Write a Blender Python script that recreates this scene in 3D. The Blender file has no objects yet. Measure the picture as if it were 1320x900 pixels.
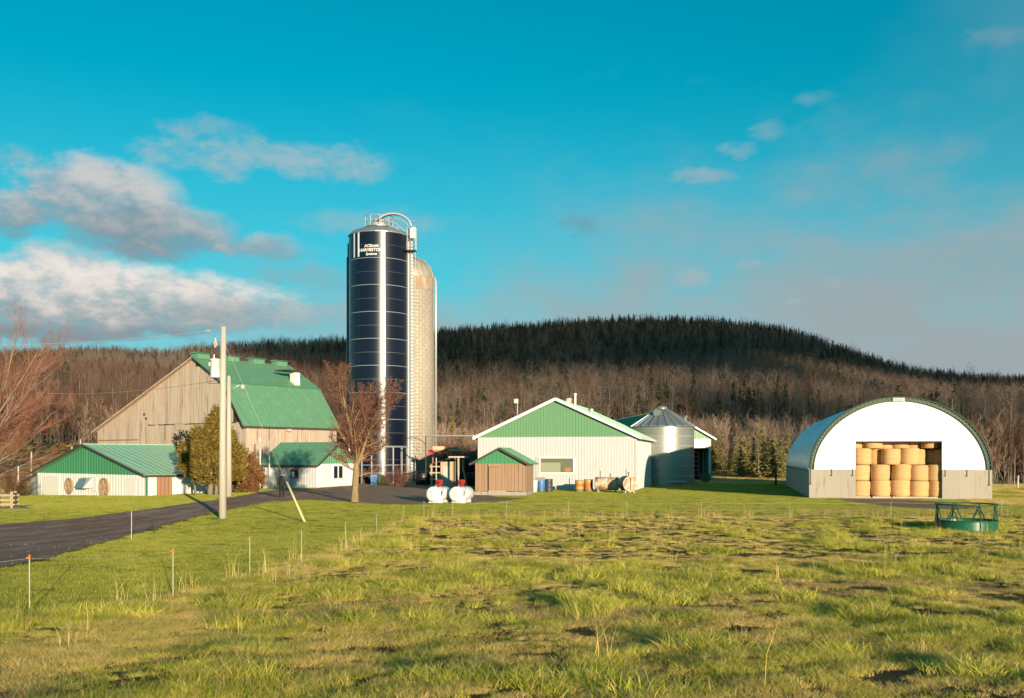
import bpy, bmesh, math, random
import numpy as np
from mathutils import Vector, Matrix

# ------------------------------------------------------------------ camera, light, sky
SC = bpy.context.scene
COL = SC.collection
rad = math.radians
F, CX, HY, CAMZ = 1283.0, 660.0, 588.0, 2.86      # focal length and horizon in photo pixels, eye height

cam = bpy.data.cameras.new("camera"); cam.sensor_width = 36.0; cam.lens = 36.0 * F / 1320.0
cam.shift_y = (HY - 450.0) / 1320.0; cam.clip_start = 0.1; cam.clip_end = 6000
camo = bpy.data.objects.new("camera", cam); COL.objects.link(camo)
camo.location = (0, 0, CAMZ); camo.rotation_euler = (rad(90), 0, 0); SC.camera = camo

SUN_AZ, SUN_EL = 20.5, 6.8                         # behind the camera, to its right; low evening sun
sdir = Vector((math.sin(rad(SUN_AZ)) * math.cos(rad(SUN_EL)), -math.cos(rad(SUN_AZ)) * math.cos(rad(SUN_EL)), math.sin(rad(SUN_EL))))
sl = bpy.data.lights.new("sun", 'SUN'); sl.energy = 5.0; sl.angle = rad(0.5); sl.color = (1.0, 0.83, 0.60)
so = bpy.data.objects.new("sun", sl); COL.objects.link(so); so.location = (40, -60, 60)
so.rotation_euler = sdir.to_track_quat('Z', 'Y').to_euler()

SC.view_settings.view_transform = 'Standard'; SC.view_settings.look = 'None'
EXPO = 0.55
SC.view_settings.exposure = EXPO; SC.view_settings.gamma = 1.0
SC.view_settings.use_curve_mapping = False
SC.cycles.max_bounces = 5; SC.cycles.diffuse_bounces = 2; SC.cycles.glossy_bounces = 3
SC.cycles.transmission_bounces = 4; SC.cycles.transparent_max_bounces = 8

class NT:
    """short hand for node trees"""
    def __init__(s, tree): s.t = tree; s.t.nodes.clear()
    def n(s, typ, **kw):
        nd = s.t.nodes.new(typ)
        for k, v in kw.items():
            if k.startswith('_'): setattr(nd, k[1:], v)
        return nd
    def put(s, sock, v):
        if isinstance(v, bpy.types.NodeSocket): s.t.links.new(v, sock)
        elif v is not None:
            try: sock.default_value = v
            except Exception: sock.default_value = (v[0], v[1], v[2], 1.0)
    def m(s, op, a, b=None, c=None, clamp=False):
        nd = s.t.nodes.new('ShaderNodeMath'); nd.operation = op; nd.use_clamp = clamp
        s.put(nd.inputs[0], a)
        if b is not None: s.put(nd.inputs[1], b)
        if c is not None: s.put(nd.inputs[2], c)
        return nd.outputs[0]
    def mix(s, f, a, b, mode='MIX'):
        nd = s.t.nodes.new('ShaderNodeMix'); nd.data_type = 'RGBA'; nd.blend_type = mode
        s.put(nd.inputs[0], f)
        for i, v in ((6, a), (7, b)):
            s.put(nd.inputs[i], v if isinstance(v, bpy.types.NodeSocket) else (v[0], v[1], v[2], 1.0))
        return nd.outputs[2]
    def ss(s, v, lo, hi, olo=0.0, ohi=1.0):
        nd = s.t.nodes.new('ShaderNodeMapRange'); nd.interpolation_type = 'SMOOTHSTEP'
        s.put(nd.inputs[0], v); s.put(nd.inputs[1], lo); s.put(nd.inputs[2], hi)
        nd.inputs[3].default_value = olo; nd.inputs[4].default_value = ohi
        return nd.outputs[0]
    def noise(s, vec, scale, detail=4.0, rough=0.55, dist=0.0, color=False):
        nd = s.t.nodes.new('ShaderNodeTexNoise')
        if vec is not None: s.put(nd.inputs['Vector'], vec)
        nd.inputs['Scale'].default_value = scale; nd.inputs['Detail'].default_value = detail
        nd.inputs['Roughness'].default_value = rough; nd.inputs['Distortion'].default_value = dist
        return nd.outputs['Color' if color else 0]
    def mapping(s, vec, scale=(1, 1, 1), rot=(0, 0, 0), loc=(0, 0, 0)):
        nd = s.t.nodes.new('ShaderNodeMapping'); s.put(nd.inputs[0], vec)
        nd.inputs[1].default_value = loc; nd.inputs[2].default_value = rot; nd.inputs[3].default_value = scale
        return nd.outputs[0]

world = bpy.data.worlds.new("World"); SC.world = world; world.use_nodes = True
W = NT(world.node_tree)
tc = W.n('ShaderNodeTexCoord').outputs['Generated']
sep = W.n('ShaderNodeSeparateXYZ'); W.put(sep.inputs[0], tc)
wx, wy, wz = sep.outputs
az = W.m('ARCTAN2', wx, wy); el = W.m('ARCSINE', wz)
sky = W.n('ShaderNodeTexSky', _sky_type='NISHITA', _sun_disc=False, _sun_elevation=rad(SUN_EL),
          _sun_rotation=rad(180.0 - SUN_AZ), _altitude=200.0, _air_density=1.0, _dust_density=0.6, _ozone_density=2.0)
SKY_STRENGTH = 0.072
skyc = W.mix(1.0, sky.outputs[0], (0.0, 1.66, 1.62), 'MULTIPLY')
K = 1.0 / SKY_STRENGTH / 2 ** EXPO                      # cloud colours are written as they appear, then divided by the strength
dirn = W.n('ShaderNodeVectorMath', _operation='MULTIPLY'); W.put(dirn.inputs[0], tc); dirn.inputs[1].default_value = (1, 1, 1.9)
n1 = W.noise(dirn.outputs[0], 11.0, 8.0, 0.60)
n2 = W.noise(W.mapping(dirn.outputs[0], loc=(3.1, 1.7, 0.4)), 34.0, 6.0, 0.62)
n3 = W.noise(W.mapping(dirn.outputs[0], loc=(7.7, 2.2, 5.4)), 3.0, 5.0, 0.55)
wob = W.m('SUBTRACT', n1, 0.5); wob2 = W.m('SUBTRACT', n2, 0.5); wob3 = W.m('SUBTRACT', n3, 0.5)
azw = W.m('ADD', az, W.m('ADD', W.m('MULTIPLY', wob2, 0.038), W.m('MULTIPLY', wob3, 0.05)))
elw = W.m('ADD', el, W.m('ADD', W.m('MULTIPLY', W.m('SUBTRACT', W.noise(W.mapping(dirn.outputs[0], loc=(1.3, 9.7, 2.4)), 22.0, 6.0, 0.58), 0.5), 0.024), W.m('MULTIPLY', wob, 0.03)))
cur = skyc
def gray(c): return (c[0] * K, c[1] * K, c[2] * K)
# pale air low in the sky, all the way round
low = W.ss(el, 0.37, 0.0)
cur = W.mix(W.m('MULTIPLY', low, 0.66), cur, gray((0.215, 0.505, 0.655)))
cur = W.mix(W.m('MULTIPLY', W.ss(el, 0.19, 0.08), 0.55), cur, gray((0.30, 0.56, 0.68)))
# veil of thin cloud low on one side
veil = W.m('MULTIPLY', W.ss(W.m('ADD', el, W.m('MULTIPLY', wob, 0.30)), 0.34, 0.08), W.ss(W.m('ADD', az, W.m('MULTIPLY', wob3, 0.5)), -0.12, 0.36))
cur = W.mix(W.m('MULTIPLY', veil, 0.95), cur, gray((0.355, 0.395, 0.41)))
veil2 = W.m('MULTIPLY', W.ss(W.m('ADD', el, W.m('MULTIPLY', wob, 0.2)), 0.21, 0.10), W.ss(W.m('ABSOLUTE', W.m('ADD', W.m('ADD', az, 0.0), W.m('MULTIPLY', wob3, 0.3))), 0.36, 0.10))
cur = W.mix(W.m('MULTIPLY', veil2, 0.88), cur, gray((0.33, 0.43, 0.455)))
veil3 = W.m('MULTIPLY', W.ss(W.m('ADD', el, W.m('MULTIPLY', wob, 0.3)), 0.27, 0.40), W.ss(W.m('ADD', az, W.m('MULTIPLY', wob3, 0.5)), 0.30, 0.62))
cur = W.mix(W.m('MULTIPLY', veil3, 0.25), cur, gray((0.30, 0.42, 0.46)))
def puff(px, py, rx, ry, op, light, dark, soft=0.9, k=3.4, shade=0.0, full=1.18):
    """a cloud seen in the direction of a photo pixel, with radii in photo pixels"""
    global cur
    tx, ty = (px - CX) / F, (HY - py) / F
    a = math.atan(tx); e = math.atan(ty * math.cos(a))
    ax, ay = rx / F, ry / F
    u = W.m('MULTIPLY', W.m('SUBTRACT', azw, a), 1 / ax); v = W.m('MULTIPLY', W.m('SUBTRACT', elw, e), 1 / ay)
    r2 = W.m('ADD', W.m('MULTIPLY', u, u), W.m('MULTIPLY', v, v))
    val = W.m('ADD', W.m('SUBTRACT', full, r2), W.m('ADD', W.m('MULTIPLY', wob, k), W.m('MULTIPLY', wob2, k * 0.75)))
    den = W.m('MULTIPLY', W.m('MULTIPLY', W.ss(val, 0.0, soft * 1.35), op), W.m('ADD', 0.80, W.m('MULTIPLY', W.ss(W.m('ADD', n2, W.m('MULTIPLY', wob, 0.6)), 0.36, 0.60), 0.20)))
    b = W.ss(W.m('ADD', W.m('MULTIPLY', v, 0.55), W.m('ADD', W.m('MULTIPLY', wob2, 2.2), W.m('MULTIPLY', wob, 1.2))), -0.75 + shade, 0.75 + shade)
    cur = W.mix(den, cur, W.mix(b, gray(dark), gray(light)))
LT, DK = (0.62, 0.62, 0.61), (0.20, 0.27, 0.32)
PK = (0.42, 0.48, 0.495)
puff(365, 202, 160, 26, 0.62, (0.50, 0.53, 0.535), (0.36, 0.47, 0.50), 1.3)
puff(290, 172, 75, 16, 0.40, PK, (0.30, 0.47, 0.52), 1.3)
puff(500, 290, 110, 22, 0.40, PK, (0.36, 0.45, 0.48), 1.4)
puff(10, 205, 60, 18, 0.50, PK, (0.34, 0.42, 0.45), 1.3)
puff(0, 275, 60, 28, 0.9, (0.54, 0.55, 0.55), DK, 0.9, 1.7, 0.0, 1.4)
puff(125, 262, 92, 50, 0.97, (0.60, 0.60, 0.595), (0.24, 0.30, 0.345), 0.8, 1.5, -0.02, 1.5)
puff(205, 300, 95, 34, 0.95, (0.46, 0.50, 0.51), (0.21, 0.285, 0.335), 0.9, 1.6, 0.12, 1.4)
puff(335, 322, 58, 22, 0.92, (0.50, 0.525, 0.53), (0.26, 0.33, 0.38), 1.0, 1.7, 0.05, 1.4)
puff(390, 358, 100, 18, 0.55, (0.36, 0.42, 0.45), (0.21, 0.33, 0.38), 1.3)
puff(75, 340, 75, 28, 0.9, LT, PK, 1.0, 1.4)
puff(90, 385, 250, 46, 1.0, (0.84, 0.78, 0.72), (0.28, 0.32, 0.35), 0.7, 1.5, -0.02, 1.4)
puff(300, 405, 110, 26, 0.8, PK, (0.24, 0.32, 0.36), 1.2, 2.2, 0.1)
puff(40, 428, 190, 12, 0.9, (0.30, 0.34, 0.36), (0.18, 0.26, 0.31), 1.1, 2.0, 0.2)
puff(225, 428, 90, 10, 0.85, (0.24, 0.32, 0.36), (0.16, 0.27, 0.33), 1.2, 2.2, 0.2)
puff(430, 398, 90, 14, 0.55, PK, (0.30, 0.40, 0.44), 1.3)
puff(910, 225, 44, 13, 0.66, PK, (0.30, 0.42, 0.46), 1.2, 1.6)
puff(953, 189, 26, 11, 0.40, PK, (0.30, 0.42, 0.46), 1.3, 1.8)
puff(992, 166, 24, 11, 0.40, PK, (0.30, 0.42, 0.46), 1.3, 1.8)
puff(1055, 126, 30, 11, 0.25, PK, (0.30, 0.42, 0.46), 1.4, 1.8)
puff(888, 354, 30, 13, 0.66, PK, (0.36, 0.42, 0.44), 1.2, 2.2)
puff(963, 341, 26, 10, 0.60, PK, (0.36, 0.42, 0.44), 1.2, 1.6)
puff(1076, 366, 20, 12, 0.60, PK, (0.36, 0.42, 0.44), 1.2, 1.8)
puff(1025, 395, 15, 7, 0.65, PK, (0.36, 0.42, 0.44), 1.2, 1.6)
puff(757, 288, 32, 12, 0.75, (0.16, 0.32, 0.38), (0.13, 0.28, 0.34), 1.2, 1.8)
puff(1300, 43, 60, 15, 0.55, (0.24, 0.36, 0.42), (0.20, 0.34, 0.40), 1.3, 1.6)
puff(1250, 330, 190, 40, 0.45, (0.36, 0.40, 0.415), (0.27, 0.33, 0.36), 1.5, 2.0)
# the same broken cloud goes on outside the view
gen = W.m('MULTIPLY', W.ss(n1, 0.52, 0.66), W.m('MULTIPLY', W.ss(W.m('ABSOLUTE', az), 0.52, 0.75), W.ss(el, 0.45, 0.05)))
cur = W.mix(W.m('MULTIPLY', gen, 0.8), cur, W.mix(n2, gray(DK), gray(LT)))
bg = W.n('ShaderNodeBackground'); W.put(bg.inputs[0], cur); bg.inputs[1].default_value = SKY_STRENGTH
wo = W.n('ShaderNodeOutputWorld'); world.node_tree.links.new(bg.outputs[0], wo.inputs[0])

# ------------------------------------------------------------------ ground shape
rng = np.random.default_rng(7); random.seed(7)
def sst(v, a, b):
    t = np.clip((np.asarray(v, float) - a) / (b - a), 0, 1); return t * t * (3 - 2 * t)
RPX = np.array([-900, -300, 0, 100, 140, 200, 260, 300, 350, 400, 440, 500, 560, 600, 660, 720, 800, 850, 900, 950, 1000, 1050, 1100, 1150, 1200, 1250, 1320, 1700, 2300], float)
RPY = np.array([470, 462, 458, 455, 452, 448, 440, 437, 434, 433, 430, 426, 421, 417, 414, 410, 407, 406, 408, 412, 418, 431, 449, 466, 476, 482, 485, 488, 500], float)
def ridge_h(tx): return (HY - np.interp(tx * F + CX, RPX, RPY)) * 600.0 / F + CAMZ - 8.5
def G(x, y):
    x = np.asarray(x, float); y = np.asarray(y, float)
    yy = np.maximum(y, -12.0)
    z = 0.0333 * 3.0 * np.logaddexp(0, (36.0 - yy) / 3.0)
    win = sst(y, 48, 72) * (1 - sst(y, 98, 125))
    z = z - 0.03 * np.maximum(0, -x - 16) * win * (1 - sst(-x, 50, 90) * 0.5)
    tx = x / np.maximum(y, 20.0)
    z = z + 0.072 * np.clip(y - 100, 0, 75) * sst(-tx, 0.33, 0.45)
    t = np.clip((y - 140) / 460.0, 0, 1)
    hill = ridge_h(tx) * t ** 1.25
    hill = hill * (1 - 0.0003 * np.maximum(y - 600, 0).clip(0, 1500))
    z = z + hill
    fld = (1 - sst(y, 42, 50)) * sst(x + 4.9, 0.0, 2.0)
    z = z + fld * 0.034 * (np.sin(1.9 * x + 0.7 * y) * np.sin(1.3 * y - 0.6 * x) + 0.7 * np.sin(4.1 * x - 2.2 * y + 1.3) * np.sin(3.3 * y + 1.1 * x))
    return z
def g1(x, y): return float(G(x, y))
def at(px, py, d): return Vector(((px - CX) / F * d, d, CAMZ + (HY - py) / F * d))
def gnd(px, d): x = (px - CX) / F * d; return Vector((x, d, g1(x, d)))
def unproj(px, py):
    """where a photo pixel meets the ground"""
    ds = np.linspace(5, 135, 2600); zz = CAMZ + (HY - py) / F * ds
    gg = G((px - CX) / F * ds, ds); i = int(np.argmax(zz <= gg)); d = ds[i]
    return ((px - CX) / F * d, d)
def t_on(o, u, px):
    k = (px - CX) / F; return (k * o[1] - o[0]) / (u[0] - k * u[1])

# ------------------------------------------------------------------ materials
MATS = {}
def mat(name, col, rough=0.7, metal=0.0, var=0.0, vscale=4.0, col2=None, stretch=(1, 1, 1), bump=0.0, bscale=20.0, rand=0.0,
        coat=0.0, spec=0.5, attr=None, rand2=None, streak=None, transl=0.0):
    m = bpy.data.materials.new(name); m.use_nodes = True; T = NT(m.node_tree)
    out = T.n('ShaderNodeOutputMaterial'); bs = T.n('ShaderNodeBsdfPrincipled')
    c = None; obj = None
    if var or col2 or bump or streak:
        co = T.n('ShaderNodeTexCoord').outputs['Object']; obj = T.mapping(co, scale=stretch)
    base = (col[0], col[1], col[2], 1.0)
    cur = base
    if col2 is not None:
        f = T.ss(T.noise(obj, vscale, 6.0, 0.62), 0.38, 0.66)
        cur = T.mix(f, col, col2)
    if rand2 is not None:                                   # each object or instance leans to a second colour by chance
        r = T.n('ShaderNodeObjectInfo').outputs['Random']
        cur = T.mix(r, cur if isinstance(cur, bpy.types.NodeSocket) else col, rand2)
    if attr:                                                # own colour per blade, leaf or plank
        a = T.n('ShaderNodeAttribute', _attribute_name=attr); 
        cur = T.mix(a.outputs['Fac'], cur if isinstance(cur, bpy.types.NodeSocket) else col, attr_cols[attr])
    if streak is not None:
        f = T.ss(T.noise(T.mapping(co, scale=streak[1]), streak[2], 5.0, 0.65), streak[3], streak[4])
        cur = T.mix(f, cur if isinstance(cur, bpy.types.NodeSocket) else col, streak[0])
    if var:
        f = T.noise(obj, vscale * 2.3, 5.0, 0.6)
        v = T.m('ADD', 1.0 - var, T.m('MULTIPLY', f, 2 * var))
        hs = T.n('ShaderNodeHueSaturation'); T.put(hs.inputs['Value'], v); T.put(hs.inputs['Color'], cur); cur = hs.outputs[0]
    if rand:
        r = T.n('ShaderNodeObjectInfo').outputs['Random']
        v = T.m('ADD', 1.0 - rand, T.m('MULTIPLY', r, 2 * rand))
        hs = T.n('ShaderNodeHueSaturation'); T.put(hs.inputs['Value'], v); T.put(hs.inputs['Color'], cur); cur = hs.outputs[0]
    T.put(bs.inputs['Base Color'], cur)
    bs.inputs['Roughness'].default_value = rough; bs.inputs['Metallic'].default_value = metal
    bs.inputs['Specular IOR Level'].default_value = spec
    if coat: bs.inputs['Coat Weight'].default_value = coat; bs.inputs['Coat Roughness'].default_value = 0.12
    if bump:
        b = T.n('ShaderNodeBump'); b.inputs['Strength'].default_value = 1.0; b.inputs['Distance'].default_value = bump
        T.put(b.inputs['Height'], T.noise(obj, bscale, 6.0, 0.65)); m.node_tree.links.new(b.outputs[0], bs.inputs['Normal'])
    sh = bs.outputs[0]
    if transl:
        tr = T.n('ShaderNodeBsdfTranslucent'); T.put(tr.inputs[0], cur)
        mx = T.n('ShaderNodeMixShader'); mx.inputs[0].default_value = transl
        m.node_tree.links.new(sh, mx.inputs[1]); m.node_tree.links.new(tr.outputs[0], mx.inputs[2]); sh = mx.outputs[0]
    m.node_tree.links.new(sh, out.inputs[0])
    MATS[name] = m
    return m
attr_cols = {}

# ------------------------------------------------------------------ mesh helpers
class MB:
    def __init__(s): s.v = []; s.f = []; s.m = []
    def add(s, vs, fs, mi=0):
        b = len(s.v); s.v.extend([tuple(p) for p in vs]); s.f.extend([tuple(i + b for i in f) for f in fs]); s.m.extend([mi] * len(fs)); return s
    def box(s, x0, x1, y0, y1, z0, z1, mi=0):
        return s.add([(x0, y0, z0), (x1, y0, z0), (x1, y1, z0), (x0, y1, z0), (x0, y0, z1), (x1, y0, z1), (x1, y1, z1), (x0, y1, z1)],
                     [(0, 3, 2, 1), (4, 5, 6, 7), (0, 1, 5, 4), (1, 2, 6, 5), (2, 3, 7, 6), (3, 0, 4, 7)], mi)
    def hexa(s, lo, hi, mi=0):
        return s.add(list(lo) + list(hi), [(0, 3, 2, 1), (4, 5, 6, 7), (0, 1, 5, 4), (1, 2, 6, 5), (2, 3, 7, 6), (3, 0, 4, 7)], mi)
    def beam(s, a, b, w, h, up=(0, 0, 1), mi=0):
        a, b = Vector(a), Vector(b); d = (b - a).normalized(); u = Vector(up)
        x = d.cross(u)
        if x.length < 1e-4: x = d.cross(Vector((1, 0, 0)))
        x.normalize(); z = x.cross(d); x *= w / 2; z *= h / 2
        return s.hexa([a - x - z, a + x - z, a + x + z, a - x + z], [b - x - z, b + x - z, b + x + z, b - x + z], mi)
    def tube(s, pts, r, n=8, caps=True, mi=0):
        pts = [Vector(p) for p in pts]; k = len(pts)
        rr = r if isinstance(r, (list, tuple)) else [r] * k
        vs = []; fs = []
        ref = None
        for i, p in enumerate(pts):
            d = (pts[min(i + 1, k - 1)] - pts[max(i - 1, 0)])
            d = d.normalized() if d.length > 1e-9 else Vector((0, 0, 1))
            if ref is None: ref = Vector((0, 0, 1)) if abs(d.z) < 0.9 else Vector((1, 0, 0))
            x = d.cross(ref)
            if x.length < 1e-3: x = d.cross(Vector((0.3, 1, 0.2)))
            x.normalize(); y = d.cross(x); ref = y.cross(d) * -1 if False else ref
            for j in range(n):
                a = 2 * math.pi * j / n; vs.append(p + (x * math.cos(a) + y * math.sin(a)) * rr[i])
        for i in range(k - 1):
            for j in range(n):
                q = (j + 1) % n; fs.append((i * n + j, i * n + q, (i + 1) * n + q, (i + 1) * n + j))
        if caps: fs.append(tuple(range(n - 1, -1, -1))); fs.append(tuple((k - 1) * n + j for j in range(n)))
        return s.add(vs, fs, mi)
    def lathe(s, prof, n=24, cx=0, cy=0, mi=0, cap0=True, cap1=True):
        vs = [(cx + r * math.cos(2 * math.pi * j / n), cy + r * math.sin(2 * math.pi * j / n), z) for r, z in prof for j in range(n)]
        fs = [(i * n + j, i * n + (j + 1) % n, (i + 1) * n + (j + 1) % n, (i + 1) * n + j) for i in range(len(prof) - 1) for j in range(n)]
        if cap0: fs.append(tuple(range(n - 1, -1, -1)))
        if cap1: fs.append(tuple((len(prof) - 1) * n + j for j in range(n)))
        return s.add(vs, fs, mi)
    def prism(s, poly, y0, y1, mi=0):
        """poly in x,z, extruded along y"""
        n = len(poly)
        return s.add([(x, y0, z) for x, z in poly] + [(x, y1, z) for x, z in poly],
                     [tuple(range(n)), tuple(range(2 * n - 1, n - 1, -1))] + [(i, i + n, (i + 1) % n + n, (i + 1) % n) for i in range(n)], mi)
    def slab(s, e0, e1, r1, r0, t, pitch=0.0, rh=0.03, rw=0.06, mi=0):
        """a roof sheet: two eave corners, two ridge corners; ribs run from eave to ridge"""
        e0, e1, r1, r0 = map(Vector, (e0, e1, r1, r0))
        nrm = (e1 - e0).cross(r0 - e0).normalized()
        if nrm.z < 0: nrm = -nrm
        up = nrm * t
        s.hexa([e0 - up, e1 - up, r1 - up, r0 - up], [e0, e1, r1, r0], mi)
        if pitch:
            k = max(2, int((e1 - e0).length / pitch)); du = (e1 - e0).normalized() * rw / 2
            for i in range(k + 1):
                f = (i + 0.02 * 0) / k; f = min(max(f, 0.004), 0.996)
                a = e0.lerp(e1, f); b = r0.lerp(r1, f)
                s.hexa([a - du - nrm * 0.004, a + du - nrm * 0.004, b + du - nrm * 0.004, b - du - nrm * 0.004],
                       [a - du * 0.6 + nrm * rh, a + du * 0.6 + nrm * rh, b + du * 0.6 + nrm * rh, b - du * 0.6 + nrm * rh], mi)
        return s
    def siding(s, o, u, nrm, L, zb, zt, pitch=0.25, depth=0.03, brk=(), mi=0, thick=0.12):
        """ribbed sheet wall from o along u; zb, zt give bottom and top height along the wall; brk: extra stations"""
        o, u, nrm = Vector(o), Vector(u), Vector(nrm)
        zbf = zb if callable(zb) else (lambda t: zb); ztf = zt if callable(zt) else (lambda t: zt)
        st = []
        k = max(1, int(round(L / pitch))); p = L / k
        for i in range(k):
            st += [(i * p, 0), (i * p + 0.60 * p, 0), (i * p + 0.68 * p, depth), (i * p + 0.90 * p, depth), (i * p + 0.98 * p, 0)]
        st.append((L, 0)); 
        for b in brk: st.append((b, 0))
        st.sort()
        vs = []; fs = []
        for t, dd in st:
            q = o + u * t + nrm * dd
            vs += [(q.x, q.y, o.z + zbf(t)), (q.x, q.y, o.z + ztf(t))]
        for i in range(len(st) - 1): fs.append((2 * i, 2 * i + 2, 2 * i + 3, 2 * i + 1))
        s.add(vs, fs, mi)
        bk = sorted([0, L] + list(brk)); pl = []
        q = -nrm * 0.01; w = -nrm * thick
        for i in range(len(bk) - 1):
            a, b = bk[i] + 1e-3, bk[i + 1] - 1e-3
            A, B = o + u * a + q, o + u * b + q
            lo = [Vector((A.x, A.y, o.z + zbf(a))), Vector((B.x, B.y, o.z + zbf(b))), Vector((B.x, B.y, o.z + zbf(b))) + w, Vector((A.x, A.y, o.z + zbf(a))) + w]
            hi = [Vector((A.x, A.y, o.z + ztf(a) - .02)), Vector((B.x, B.y, o.z + ztf(b) - .02)), Vector((B.x, B.y, o.z + ztf(b) - .02)) + w, Vector((A.x, A.y, o.z + ztf(a) - .02)) + w]
            s.hexa(lo, hi, mi)
        return s
    def build(s, name, mats, parent=None, smooth=False, loc=None):
        me = bpy.data.meshes.new(name)
        off = Vector(loc) if loc is not None else Vector((0, 0, 0))
        me.from_pydata([(x - off.x, y - off.y, z - off.z) for x, y, z in s.v], [], s.f)
        ms = mats if isinstance(mats, (list, tuple)) else [mats]
        for q in ms: me.materials.append(q)
        if len(ms) > 1: me.polygons.foreach_set('material_index', s.m)
        if smooth: me.polygons.foreach_set('use_smooth', [True] * len(me.polygons))
        me.update()
        ob = bpy.data.objects.new(name, me); COL.objects.link(ob)
        if loc is not None: ob.location = off
        if parent is not None: ob.parent = parent
        return ob

def thing(name, label, cat, loc=(0, 0, 0), rotz=0.0, group=None):
    o = bpy.data.objects.new(name, None); COL.objects.link(o); o.location = loc; o.rotation_euler = (0, 0, rotz)
    o.empty_display_size = 0.3
    o['label'] = label; o['category'] = cat
    if group: o['group'] = group
    return o
def tag(o, label, cat, group=None):
    o['label'] = label; o['category'] = cat
    if group: o['group'] = group
    return o
def kind(o, k): o['kind'] = k; return o
def link_copy(src, parent=None, loc=None, rotz=None, scale=None):
    c = src.copy(); COL.objects.link(c)
    if parent is not None: c.parent = parent
    if loc is not None: c.location = loc
    if rotz is not None: c.rotation_euler = (0, 0, rotz)
    if scale is not None: c.scale = scale
    return c
def frame(o, ang):
    """local frame of a building: world point of local coordinates"""
    c, s_ = math.cos(ang), math.sin(ang)
    return lambda x, y, z=0.0: Vector((o[0] + c * x - s_ * y, o[1] + s_ * x + c * y, z))
# ------------------------------------------------------------------ material list
mat('green_metal', (0.065, 0.255, 0.115), 0.42, var=0.10, vscale=1.2, spec=0.4)
mat('shed_white', (0.78, 0.73, 0.65), 0.55, var=0.06, vscale=1.5, streak=((0.55, 0.49, 0.41), (3, 3, 0.3), 2.5, 0.55, 0.75))
mat('cream_panel', (0.86, 0.80, 0.70), 0.55, var=0.04, vscale=1.0)
mat('faded_green_roof', (0.34, 0.55, 0.36), 0.42, var=0.08, vscale=0.8, spec=0.35)
mat('green_roof', (0.125, 0.285, 0.165), 0.45, var=0.16, vscale=0.7, streak=((0.17, 0.34, 0.23), (1.2, 1.2, .5), 1.5, 0.5, 0.75), spec=0.35)
mat('green_trim', (0.05, 0.20, 0.10), 0.5)
mat('pale_green_metal', (0.135, 0.285, 0.145), 0.45, var=0.06, vscale=1.0, spec=0.4)
mat('white_metal', (0.52, 0.52, 0.51), 0.45, var=0.05, vscale=1.0, streak=((0.38, 0.35, 0.31), (3, 3, 0.25), 3.0, 0.55, 0.75), spec=0.35)
mat('white_paint', (0.78, 0.77, 0.74), 0.5, var=0.03)
mat('dirty_white', (0.46, 0.45, 0.42), 0.55, var=0.08, vscale=1.5, streak=((0.42, 0.38, 0.32), (3, 3, 0.3), 2.5, 0.5, 0.72))
mat('old_wood', (0.60, 0.48, 0.375), 0.85, var=0.20, vscale=3, stretch=(4, 4, 0.35), rand2=(0.48, 0.355, 0.26), rand=0.20,
    streak=((0.20, 0.115, 0.07), (4, 4, 0.16), 1.8, 0.48, 0.72), bump=0.006, bscale=12)
mat('shed_wood', (0.42, 0.27, 0.165), 0.85, var=0.22, vscale=3, stretch=(5, 5, 0.4), rand2=(0.29, 0.175, 0.10), rand=0.16,
    streak=((0.17, 0.09, 0.05), (6, 6, 0.35), 2.2, 0.55, 0.75), bump=0.006, bscale=14)
mat('brown_door', (0.33, 0.17, 0.09), 0.8, var=0.18, vscale=3, stretch=(5, 5, 0.5), rand=0.12)
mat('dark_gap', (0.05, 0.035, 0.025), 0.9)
mat('dark_trim', (0.07, 0.05, 0.04), 0.7)
mat('concrete', (0.375, 0.33, 0.265), 0.9, var=0.08, vscale=1.5, rand=0.05, streak=((0.27, 0.225, 0.17), (2.2, 2.2, 0.35), 1.5, 0.52, 0.74), bump=0.004, bscale=18)
mat('silo_concrete', (0.55, 0.47, 0.36), 0.9, var=0.10, vscale=1.2, streak=((0.36, 0.30, 0.22), (1.5, 1.5, 0.12), 1.5, 0.5, 0.7), bump=0.006, bscale=10)
mat('rusty_dome', (0.46, 0.42, 0.35), 0.5, 0.35, var=0.15, vscale=1.0, streak=((0.30, 0.19, 0.11), (2, 2, 0.5), 1.4, 0.50, 0.72))
mat('rust_band', (0.34, 0.24, 0.16), 0.8, var=0.2, vscale=2, streak=((0.45, 0.36, 0.26), (2, 2, 0.3), 2, 0.5, 0.6))
mat('navy_steel', (0.004, 0.0065, 0.018), 0.30, spec=0.45, rand=0.15, coat=0.15, var=0.05, vscale=0.6)
mat('navy_dull', (0.014, 0.028, 0.07), 0.45)
mat('seam_sealant', (0.40, 0.41, 0.42), 0.45, 0.3)
mat('galvanized', (0.33, 0.33, 0.295), 0.36, 0.5, var=0.08, vscale=1.5, rand=0.05)
mat('galvanized_roof', (0.42, 0.43, 0.43), 0.42, 0.75, var=0.10, vscale=1.5, rand=0.08)
mat('bright_steel', (0.50, 0.50, 0.49), 0.4, 0.35, var=0.05)
mat('fabric_white', (0.80, 0.80, 0.78), 0.45, var=0.03, vscale=0.6, spec=0.4)
mat('fabric_cover', (0.66, 0.72, 0.76), 0.36, var=0.03, vscale=0.6, spec=0.5)
mat('fabric_green', (0.075, 0.115, 0.065), 0.7, var=0.1, vscale=2)
mat('black_strap', (0.03, 0.03, 0.03), 0.6)
mat('hay', (0.66, 0.375, 0.155), 0.9, var=0.18, vscale=5, stretch=(1, 1, 3.5), rand2=(0.57, 0.335, 0.135), rand=0.12, bump=0.02, bscale=16,
    streak=((0.66, 0.47, 0.25), (0.6, 0.6, 14), 2.0, 0.5, 0.7))
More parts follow.
